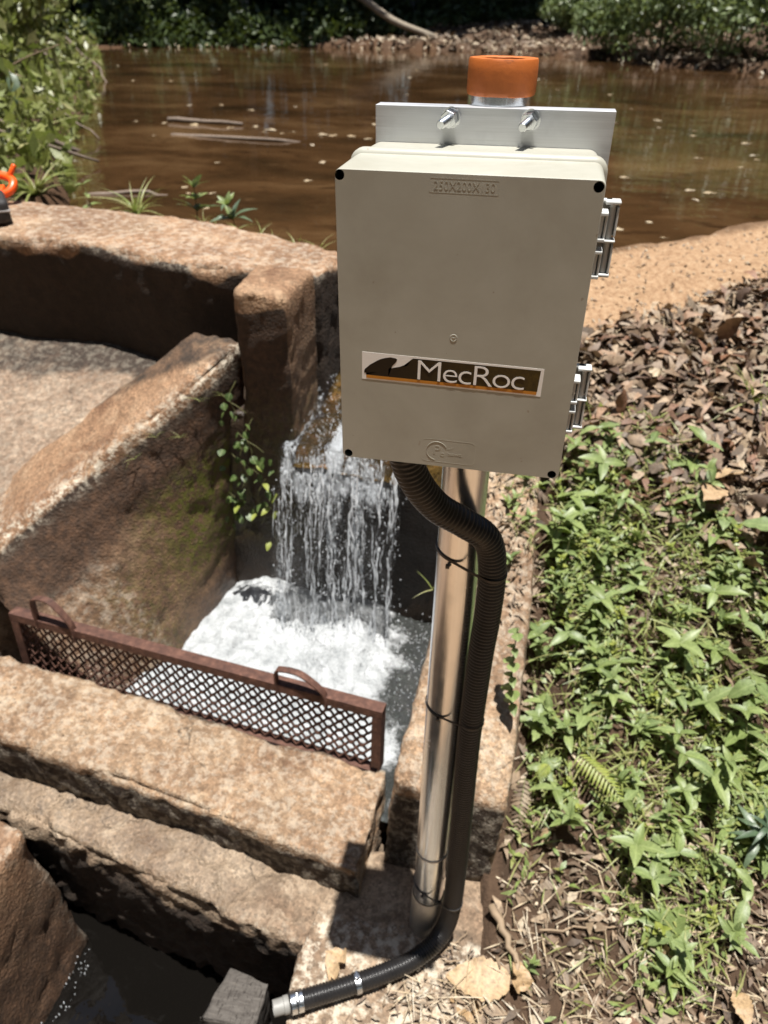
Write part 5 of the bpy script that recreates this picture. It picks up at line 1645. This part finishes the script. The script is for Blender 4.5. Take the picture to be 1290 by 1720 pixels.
# fine crumbs scattered over the wall, the slab and the sand
XY = scatter(760, lambda x, y: ((x < .13) & (y < -.03) & (x > -.17) & (pn.uniform(0, 1, len(x)) < smooth01(x - y * .7, -.01, .10))) | ((x > .0) & (x < .12) & (y > .45) & (y < 1.1)), -.2, .14, -.40, 1.1)
zc_ = np.where(XY[:, 1] < .1, .006, np.interp(XY[:, 1], [.3, .6, .9, 1.3], [.335, .455, .58, .735]))
tag(cards('litter_crumbs', np.stack([XY[:, 0], XY[:, 1], zc_ + pn.uniform(0, .006, len(XY))], 1), .020, .005, 'litter', .25, .05), kind='stuff')
XY = scatter(700, lambda x, y: (y > 1.35) * (pond_depth(x, y) < -.03) * .4, .15, 1.2, 1.35, 2.2)
tag(cards('litter_crumbs', np.stack([XY[:, 0], XY[:, 1], ground_z(XY[:, 0], XY[:, 1]) + .003], 1), .014, .006, 'litter', .3), kind='stuff')
# low ground cover under the weeds
XY = scatter(4300, lambda x, y: weed_density(x, y) * np.clip(.55 + 1.3 * patch_noise(x, y), .02, 1), .08, 1.1, -.15, 1.2)
P = np.stack([XY[:, 0], XY[:, 1], ground_z(XY[:, 0], XY[:, 1]) + pn.uniform(.003, .042, len(XY))], 1)
tag(cards('ground_cover', P, .024, .0095, 'leaf', .38, .2), kind='stuff')
XY = scatter(4200, lambda x, y: np.clip(weed_density(x, y), 0, 1), .10, 1.0, -.12, 1.15)
P = np.stack([XY[:, 0], XY[:, 1], ground_z(XY[:, 0], XY[:, 1]) + pn.uniform(.01, .04, len(XY))], 1)
tag(cards('ground_cover', P, .055, .0038, 'grass', .5, .1), kind='stuff')

# twigs
def twig(p, yaw, length, r, label, group=None, mat='twig', wob=.12, name='twig', pitch=0.0, ends=None):
    n = 9
    t = np.linspace(-.5, .5, n)
    w = np.cumsum(pn.normal(0, wob, n)); w -= np.linspace(w[0], w[-1], n)
    pts = np.stack([t * length, w * length * .25, np.abs(w) * length * .08 + math.sin(pitch) * t * length], 1)
    V, F = tube(pts, np.linspace(r, r * .55, n), 6)
    return tag(obj(name, mesh_np(name, V, F), M[mat], None, p, (0, 0, yaw)), label, 'branch' if r > .004 else 'twig', group)
twig((.145, -.02, gz(.145, -.02) + .012), R(-65), .13, .009, 'thick weathered stick lying beside the foot of the pole', wob=.2, name='stick')
twig((.30, .03, gz(.30, .03) + .012), R(12), .18, .0025, 'thin reddish twig lying across the lower litter')
twig((.34, .09, gz(.34, .09) + .012), R(38), .16, .0022, 'bent thin twig among the lower litter')
twig((.31, .64, gz(.31, .64) + .03), R(38), .13, .0028, 'pale curved twig on the green patch above the hollow')
twig((.50, 1.03, gz(.50, 1.03) + .03), R(22), .22, .0035, 'pale forked twig at the top edge of the green patch')
twig((.49, .24, gz(.49, .24) + .02), R(20), .22, .003, 'grey twig crossing below the broad leaves, lower right')
for k in range(48):
    x, y = pr.uniform(.15, .75), pr.choice((pr.uniform(-.2, .25), pr.uniform(.85, 1.5)))
    twig((x, y, gz(x, y) + .012), pr.uniform(0, 3.1), pr.uniform(.05, .14), pr.uniform(.0009, .002), 'thin dry twig ' + where(x, y), 'dry twigs in the litter')
for k in range(10):
    x, y = pr.uniform(.02, .12), pr.uniform(-.19, -.02)
    if x < .02 - y * .5: continue
    twig((x, y, .010), pr.uniform(0, 3.1), pr.uniform(.03, .07), pr.uniform(.0012, .0028), 'short broken stick on the pale slab beside the hose', 'stick bits on the slab')

# ------------------------------------------------------------------ things on the dam wall, left
case = empty('tool_case', (-1.73, 1.36, .932), (0, 0, R(38)), 'black padded tool case lying on the dam wall at the left edge', 'case')
bm = bmesh.new(); bm_box(bm, (0, 0, .035), (.30, .20, .07), .016, 4)
obj('shell', auto_smooth(bm_mesh('shell', bm), 50), plain('black_fabric', (0.022, 0.02, 0.02), 0.7, var=.5, vs=40, bump=.3), case)
bm = bmesh.new(); bm_box(bm, (.0, 0, .038), (.303, .203, .006), .002, 2)
obj('seam', bm_mesh('seam', bm), plain('grey_seam', (0.28, 0.26, 0.25), 0.6), case)
V, F = tube(spline([(.13, -.05, .07), (.115, -.045, .095), (.09, -.03, .10), (.06, -.01, .088), (.04, 0, .07)], 24), .004, 8)
obj('strap', mesh_np('strap', V, F), plain('pale_strap', (0.5, 0.47, 0.44), 0.6), case)
M['orange_red'] = plain('orange_red_plastic', (0.85, 0.10, 0.012), 0.35, var=.15)
org = empty('orange_buckle', (-1.80, 1.66, .955), (R(8), R(-6), R(15)), 'bright orange plastic buckle lying by the black case at the left edge', 'buckle')
pts = spline([(-.10, 0, .02), (-.05, .02, .045), (.0, .03, .052), (.05, .02, .042), (.075, -.01, .03), (.06, -.04, .012), (.0, -.05, .005), (-.06, -.04, .008), (-.10, -.01, .016)], 50)
V, F = tube(pts, .0135, 10)
obj('ring', mesh_np('ring', V, F), M['orange_red'], org)
bm = bmesh.new(); bm_box(bm, (-.02, -.02, .02), (.12, .045, .014), .005, 3, Matrix.Rotation(R(8), 4, 'X'))
obj('tongue', auto_smooth(bm_mesh('tongue', bm), 50), M['orange_red'], org)
V, F = tube(spline([(.055, .01, .04), (.075, .02, .062), (.085, .03, .075)], 12), .008, 8)
obj('tab', mesh_np('tab', V, F), M['orange_red'], org)

# ------------------------------------------------------------------ pond surface litter
cnt = 0
while cnt < 70:
    y = pr.uniform(2.2, 13) if pr.random() < .6 else pr.uniform(2.0, 6)
    x = pr.uniform(-.62, .42) * y * .9 - .3
    if float(pond_depth(np.array([x]), np.array([y]))[0]) < .2: continue
    leaf_place(x, y, 'float', pr.uniform(.45, 1.0) * (1 + .10 * y), 'pale leaf floating on the brown pond', 'leaves floating on the pond', .003, z=POND_Z, name='floating_leaf', rot=(pr.gauss(0, .06), pr.gauss(0, .06), pr.uniform(0, 6.3)))
    cnt += 1
leaf_place(-.92, 3.35, 'float', 1.3, 'bright yellow leaf floating on the pond left of the box', None, .004, z=POND_Z, name='floating_leaf', rot=(0, 0, 1))
# a line of drifted scraps across the left part of the pond
for k in range(16):
    t = k / 15
    x, y = -2.75 + 1.75 * t + pr.gauss(0, .05), 4.75 - .35 * t + pr.gauss(0, .08)
    leaf_place(x, y, 'float', pr.uniform(.9, 2.0), 'pale scrap in the drifted line across the left of the pond', 'drift line on the pond', .004, z=POND_Z, name='floating_leaf', rot=(pr.gauss(0, .1), pr.gauss(0, .1), pr.gauss(0, .5) + 1.57))
twig((-2.35, 4.75, POND_Z + .01), R(-8), .6, .02, 'dark sunken stick breaking the surface at the drift line', mat='root', wob=.2, name='stick')
twig((-1.9, 4.15, POND_Z - .006), R(-6), .9, .016, 'half sunken dark branch in the pond, left of the box', mat='root', wob=.1, name='sunken_branch')
twig((-1.75, 2.45, POND_Z - .004), R(12), .35, .012, 'dark stick in the shallow water behind the dam', mat='root', wob=.15, name='stick')

# ------------------------------------------------------------------ far and left banks
def cloud(name, P, size, mat, parent=None, drop=0.0, q=pn):
    """leaf scraps hung about the points P (for crowns and bushes)"""
    n = len(P)
    d = q.normal(0, 1, (n, 3)); d[:, 2] -= drop; d /= np.linalg.norm(d, axis=1)[:, None]
    s = np.cross(d, q.normal(0, 1, (n, 3))); s /= np.linalg.norm(s, axis=1)[:, None] + 1e-9
    up = np.cross(d, s)
    l_ = (size * q.uniform(.6, 1.5, n))[:, None]; w_ = l_ * .42
    V = np.stack([P - d * l_ * .5, P - s * w_ * .5 + up * l_ * .08, P + s * w_ * .5 + up * l_ * .08, P + d * l_ * .5], 1).reshape(-1, 3)
    b = (np.arange(n) * 4)[:, None]
    F = b + np.array([0, 1, 3, 2])
    return mesh_np(name, V, F)

def cloud_obj(name, P, size, mat):
    return obj(name, cloud(name, P, size, mat, drop=.3), M[mat])

def bush_points(n, r, h, k=14, q=pn, low=.12):
    """clumped points in an uneven dome"""
    c = q.normal(0, 1, (k, 3)); c /= np.linalg.norm(c, axis=1)[:, None]
    c = c * np.array([r, r, h * .5]) * q.uniform(.35, .95, (k, 1)) + np.array([0, 0, h * .5 + low])
    c[:, 2] = np.maximum(c[:, 2], low)
    rr = q.uniform(.16, .34, k) * (r + h * .5)
    i = q.integers(0, k, n)
    p = q.normal(0, 1, (n, 3)); p /= np.linalg.norm(p, axis=1)[:, None]
    p = c[i] + p * rr[i][:, None] * q.uniform(.5, 1.05, (n, 1)) * np.array([1, 1, .75])
    p[:, 2] = np.maximum(p[:, 2], .02)
    return p, c

def shrub(name, loc, r, h, n, size, mat, label, cat='shrub', group=None, stems=6, mesh=None, stem_mat='root', drop=.3, k=14):
    e = empty(name, loc, (0, 0, pr.uniform(0, 6.28)), label, cat, group)
    p, c = bush_points(n, r, h, k)
    obj('crown', cloud('crown', p, size, mat, drop=drop), M[mat], e)
    Vs, Fs, b = [], [], 0
    for j in range(stems):
        t_ = c[j % len(c)]
        pts = spline([(pr.gauss(0, .04), pr.gauss(0, .04), -.08), tuple(t_ * np.array([.35, .35, .5])), tuple(t_)], 8)
        v_, f_ = tube(pts, np.linspace(.016, .005, 8) * (h ** .5), 5, cap=False)
        Vs.append(v_); Fs.append(f_ + b); b += len(v_)
    obj('stem', mesh_np('stem', np.concatenate(Vs), np.concatenate(Fs)), M[stem_mat], e)
    return e

# trees: three crowns, shared
crowns = []
for k in range(3):
    p, c = bush_points(5200, 2.1, 4.8, 34, low=0)
    crowns.append((cloud('tree_crown%d' % k, p, .40, 'forest_leaf', drop=.4), c))
    crowns[-1][0].materials.append(M['forest_leaf'])
def tree(x, y, z0, s, base_h, label, group, k=None, bark='bark', lean_=.3):
    k = pr.randrange(3) if k is None else k
    e = empty('tree', (x, y, z0), (0, 0, pr.uniform(0, 6.28)), label, 'tree', group)
    cm, c = crowns[k]
    o = bpy.data.objects.new('crown', cm); C.objects.link(o); o.parent = e; o.location = (0, 0, base_h); o.scale = (s, s, s)
    lx, ly = pr.gauss(0, lean_), pr.gauss(0, lean_)
    pts = spline([(0, 0, -.3), (lx * .3, ly * .3, base_h * .5), (lx, ly, base_h + 1.2 * s), (lx * .6, ly * .6, base_h + 3.4 * s)], 20)
    V, F = tube(pts, np.linspace(.13, .03, 20) * s, 9)
    t_ = obj('trunk', mesh_np('trunk', V, F), M[bark], e)
    Vs, Fs, b = [], [], 0
    for j in range(7):
        a = np.array(pts[9 + j]); q_ = c[j * 3] * s + np.array([0, 0, base_h])
        v_, f_ = tube(spline([tuple(a), tuple(a * .5 + q_ * .5 + np.array([0, 0, .15])), tuple(q_)], 8), np.linspace(.045, .012, 8) * s, 5, cap=False)
        Vs.append(v_); Fs.append(f_ + b); b += len(v_)
    obj('limb', mesh_np('limb', np.concatenate(Vs), np.concatenate(Fs)), M[bark], t_)
    return e
# the wood across the pond
for k in range(15):
    x = -15 + 1.75 * k + pr.uniform(-.5, .5)
    y = np.interp(x, [-12, -5, -1.5, 1.2, 3, 7, 12], [16.4, 17.8, 19.2, 19.6, 18.8, 16.6, 15.5]) + pr.uniform(-.5, 1.2)
    tree(x, y, gz(x, y), pr.uniform(.95, 1.35), pr.uniform(1.3, 2.4), 'tree with pale trunk in the dark wood across the pond', 'trees across the pond')
for k in range(21):
    x = -22 + 2.1 * k + pr.uniform(-.8, .8)
    y = np.interp(x, [-12, -5, -1.5, 1.2, 3, 7, 12], [19.5, 21, 22, 22, 21, 18, 17]) + pr.uniform(0, 2)
    tree(x, y, gz(x, y), pr.uniform(1.7, 2.2), pr.uniform(1.2, 2.4), 'taller tree deep in the dark wood across the pond', 'tall trees deep in the wood')
for k in range(14):
    x = -24 + 3.4 * k + pr.uniform(-.8, .8)
    y = np.interp(x, [-12, -5, -1.5, 1.2, 3, 7, 12], [24, 25, 26, 26, 25, 22, 21]) + pr.uniform(0, 2)
    tree(x, y, gz(x, y), pr.uniform(2.3, 2.8), pr.uniform(1.0, 2.0), 'tallest tree at the back of the dark wood', 'tallest trees at the back of the wood')
# unseen trees added round the clearing to block low skylight
for (x, y, s, bh) in ((6.6, .2, 1.2, 1.2), (6.4, 3.4, 1.0, 1.3), (7.4, 6.4, 1.3, 1.2), (8.5, 9.4, 1.3, 1.2), (5.4, -3.8, 1.2, 1.3), (1.6, -6.2, 1.2, 1.4), (-1.9, -6.5, 1.3, 1.4), (-5.2, -4.6, 1.25, 1.2), (-6.8, -.6, 1.2, 1.2), (3.4, -8.2, 1.7, 1.6), (-.2, -9.0, 1.8, 1.8), (-3.8, -8.6, 1.8, 1.4)):
    tree(x, y, gz(x, y), s, bh, 'unseen tree added at the edge of the clearing to block skylight', 'unseen trees added around the clearing')
for (x, y, s, bh) in ((-8.6, 3.4, 1.2, 1.1), (-9.6, 6.6, 1.3, 1.2), (-11.6, 10.6, 1.4, 1.2), (-9.4, 1.0, 1.3, 1.1)):
    tree(x, y, gz(x, y), s, bh, 'tree rising behind the bushes on the left bank', 'trees on the left bank')

# dark undergrowth at the foot of the wood
x = pn.uniform(-17, 12, 34000)
yb = np.interp(x, [-17, -12, -5, -1.5, 1.2, 3, 7, 12], [13.2, 13.2, 15.5, 17.9, 17.4, 15.0, 13.0, 12.4])
d_ = pn.exponential(.7, len(x))
y = yb + d_
hh = (.25 + 1.9 * smooth01(d_, 0, 1.3)) * (.6 + .8 * fbm(np.stack([x, y, x * 0], 1), .9, 3, 5))
z = ground_z(x, y, False) + pn.uniform(0, 1, len(x)) ** .8 * np.clip(hh, .15, 3)
tag(obj('undergrowth', cloud('undergrowth', np.stack([x, y, z], 1), .15, 'forest_leaf', drop=.3), M['forest_leaf']), kind='stuff')
x = pn.uniform(-20, 15, 17000)
y = np.interp(x, [-17, -12, -5, -1.5, 1.2, 3, 7, 12], [13.2, 13.2, 15.5, 17.9, 17.4, 15.0, 13.0, 12.4]) + 2.2 + pn.uniform(0, 2.5, len(x))
z = ground_z(x, y, False) + pn.uniform(0, 1, len(x)) * (2.6 + 1.6 * fbm(np.stack([x, y, x * 0], 1), .6, 2, 9))
tag(obj('undergrowth', cloud('undergrowth', np.stack([x, y, z], 1), .34, 'forest_leaf', drop=.3), M['forest_leaf']), kind='stuff')
# sunlit shrubs on the far right bank
for (x, y, r, h, lb) in ((.85, 13.5, .6, 1.0, 'bright rounded shrub nearest the mud bank across the pond'), (1.5, 12.7, .75, 1.45, 'leafy shrub second from the mud bank across the pond'), (2.3, 12.0, .85, 1.6, 'tall shrub in the middle of the far right bank'),
                         (3.2, 11.5, .9, 1.55, 'broad shrub on the far right bank near the edge'), (4.2, 11.1, .9, 1.7, 'rightmost shrub on the far bank'), (.3, 16.2, .7, .7, 'low shrub behind the orange collar on the far bank'), (5.3, 10.8, 1.0, 1.7, 'shrub on the far bank, just past the right edge')):
    shrub('far_shrub', (x, y, gz(x, y) - .08), r, h, 4200, .085, 'shrub_leaf', lb, group='shrubs on the far bank', k=20)
for (x, y, r, h, lb) in ((-4.6, 17.6, .5, .8, 'pale dusty shrub left of the fallen trunk across the pond'), (-2.2, 19.0, .5, .7, 'small sunlit shrub at the edge of the dark wood'), (-8.2, 15.4, .7, 1.1, 'grey-green shrub at the far left corner of the pond')):
    shrub('far_shrub', (x, y, gz(x, y) - .05), r, h, 1400, .10, 'shrub_leaf', lb, group='shrubs on the far bank')

# mud bank debris, drift scraps along the far shore
def shore_scraps(n, x0, x1, off0, off1, size, mat):
    x = pn.uniform(x0, x1, n)
    yf = np.interp(x, [-12, -8.6, -5, -3.4, -1.5, 0.5, 1.2, 2.67, 6, 30], [13.6, 14.4, 15.8, 15.7, 15.2, 14.0, 12.4, 10.9, 9.6, 9.0])
    y = yf + pn.uniform(off0, off1, n)
    z = np.maximum(ground_z(x, y), POND_Z) + pn.uniform(.0, .05, n)
    return cards('shore_debris', np.stack([x, y, z], 1), size, size * .35, mat, .35)
tag(shore_scraps(2600, -5.5, 2.5, -.1, 3.2, .13, 'litter'), kind='stuff')
tag(shore_scraps(420, -12, 7, -.35, .25, .08, 'pale_leaf'), kind='stuff')
p1, p2 = Vector((-2.35, 16.05, .99)), Vector((-4.6, 16.75, 1.78))
V, F = tube(spline([p1, p1.lerp(p2, .4) + Vector((0, 0, -.05)), p1.lerp(p2, .75) + Vector((0, 0, .1)), p2], 14), np.linspace(.05, .085, 14), 9)
tag(obj('fallen_trunk', mesh_np('fallen_trunk', V, F), M['bark']), 'pale fallen tree trunk leaning down onto the far mud bank', 'log')
for (a, b, r, lb) in (((-1.6, 17.0, 1.05), (-.4, 17.6, 1.25), .05, 'grey weathered log on the far mud bank'), ((-2.4, 16.6, .98), (-.9, 16.9, 1.02), .04, 'second grey log lying in the mud across the pond'), ((-.3, 17.8, 1.2), (.7, 18.2, 1.3), .05, 'dark log below the shrubs on the far bank')):
    V, F = tube(spline([Vector(a), Vector(a).lerp(Vector(b), .5) + Vector((0, .1, .03)), Vector(b)], 12), np.linspace(r, r * .6, 12), 8)
    tag(obj('drift_log', mesh_np('drift_log', V, F), M['root']), lb, 'log')

# left bank: sunlit bushes, grasses and roots down to the water
lb_spots = [(-2.75, 2.75, .38, .42, 'low leafy bush by the roots at the left edge'), (-3.35, 3.35, .55, .95, 'dense pale bush just left of the hanging leaves'), (-2.95, 3.15, .45, .55, 'small sunlit bush at the waterline, nearest on the left bank'), (-3.45, 3.9, .6, .9, 'pale leafy bush overhanging the water on the left bank'), (-4.3, 4.6, .8, 1.5, 'tall yellow-green bush on the left bank'),
            (-4.6, 5.9, .8, 1.4, 'feathery bush in the middle of the left bank'), (-5.6, 7.2, .9, 1.5, 'leafy bush further along the left bank'), (-6.4, 8.8, .9, 1.4, 'dark-shadowed bush far along the left bank'), (-7.6, 10.8, 1.0, 1.5, 'bush near the far end of the left bank'), (-3.7, 2.7, .6, 1.2, 'tall bush at the left frame edge behind the case'), (-8.9, 13.0, 1.0, 1.3, 'last bush of the left bank, at the far corner')]
for (x, y, r, h, lb) in lb_spots:
    shrub('bank_bush', (x - .25, y, gz(x - .25, y) - .05), r, h, int(4200 * (r / .7)), .060 + .004 * y, 'bank_leaf', lb, 'bush', 'bushes on the left bank', 8, drop=.9, k=18)
XYl = scatter(12000, lambda x, y: (pond_depth(x, y) < .10) * (pond_depth(x, y) > -2.2) * np.exp(-(y - 2) / 5), -10, -1.95, 2.0, 13)
tag(cloud_obj('bank_cover', np.stack([XYl[:, 0], XYl[:, 1], np.maximum(ground_z(XYl[:, 0], XYl[:, 1]), POND_Z) + pn.exponential(.09, len(XYl))], 1), .075, 'bank_leaf'), kind='stuff')
leaf_data('hang_leaf', .15, .058, 7, .25, .35, .8, .05, 'leaf_dark')
leaf_data('long_leaf', .20, .026, 8, .3, .5, .7, .03, 'bank_leaf')
def spray(loc, pts, key, n, s, label, cat='branch', droop=-60, name='leafy_branch'):
    e = empty(name, loc, (0, 0, 0), label, cat)
    sp = spline(pts, 16)
    V, F = tube(sp, np.linspace(.008, .003, 16), 6)
    obj('stem', mesh_np('stem', V, F), M['twig'], e)
    for j in range(n):
        p = sp[min(15, int(3 + 12 * (j + .5) / n))]
        child('leaf', key, e, tuple(p), (R(droop + pr.uniform(-20, 20)), pr.uniform(-.3, .3), pr.uniform(0, 6.28)), s * pr.uniform(.8, 1.2))
    return e
spray((-2.75, 3.55, .95), [(-.5, -.1, .0), (-.2, 0, .25), (.1, .05, .36)], 'long_leaf', 12, 1.2, 'branch with long hanging bright leaves reaching over the water')
spray((-2.8, 3.35, .95), [(-.4, .1, .2), (-.15, 0, .28), (.05, 0, .22)], 'hang_leaf', 3, 1.25, 'branch with large dark hanging leaves over the water')
spray((-2.95, 3.0, 1.15), [(-.4, .2, .2), (-.2, 0, .28), (.0, 0, .30)], 'hang_leaf', 4, 1.2, 'branch with dark oval leaves at the upper left')
for k in range(10):
    y = 3.0 + .75 * k
    x = np.interp(y, [1.5, 2.3, 3.1, 5.0, 9.0, 14.3], [-1.7, -2.0, -2.55, -3.5, -5.6, -8.6])
    e = tuft((x - .15, y, .84), 3.0, 16, 'long arching grass at the waterline of the left bank', 'arching grass on the left bank', spread=80)
for (x, y, yaw, ln, r, lb) in ((-2.75, 3.1, 70, .9, .03, 'thick dark root running down into the water at the left edge'), (-2.5, 2.85, 40, .7, .012, 'pale bent root beside the grass clump at the left edge'), (-4.3, 6.3, -35, 1.1, .012, 'long dead branch trailing from the left bank'), (-5.0, 7.9, -40, 1.2, .012, 'pale dead branch at the far end of the left bank'), (-2.95, 3.9, -20, .7, .008, 'thin pale stick over the water at the left')):
    twig((x, y, .95), R(yaw), ln, r, lb, mat='root', wob=.07, name='bank_branch', pitch=R(-22))
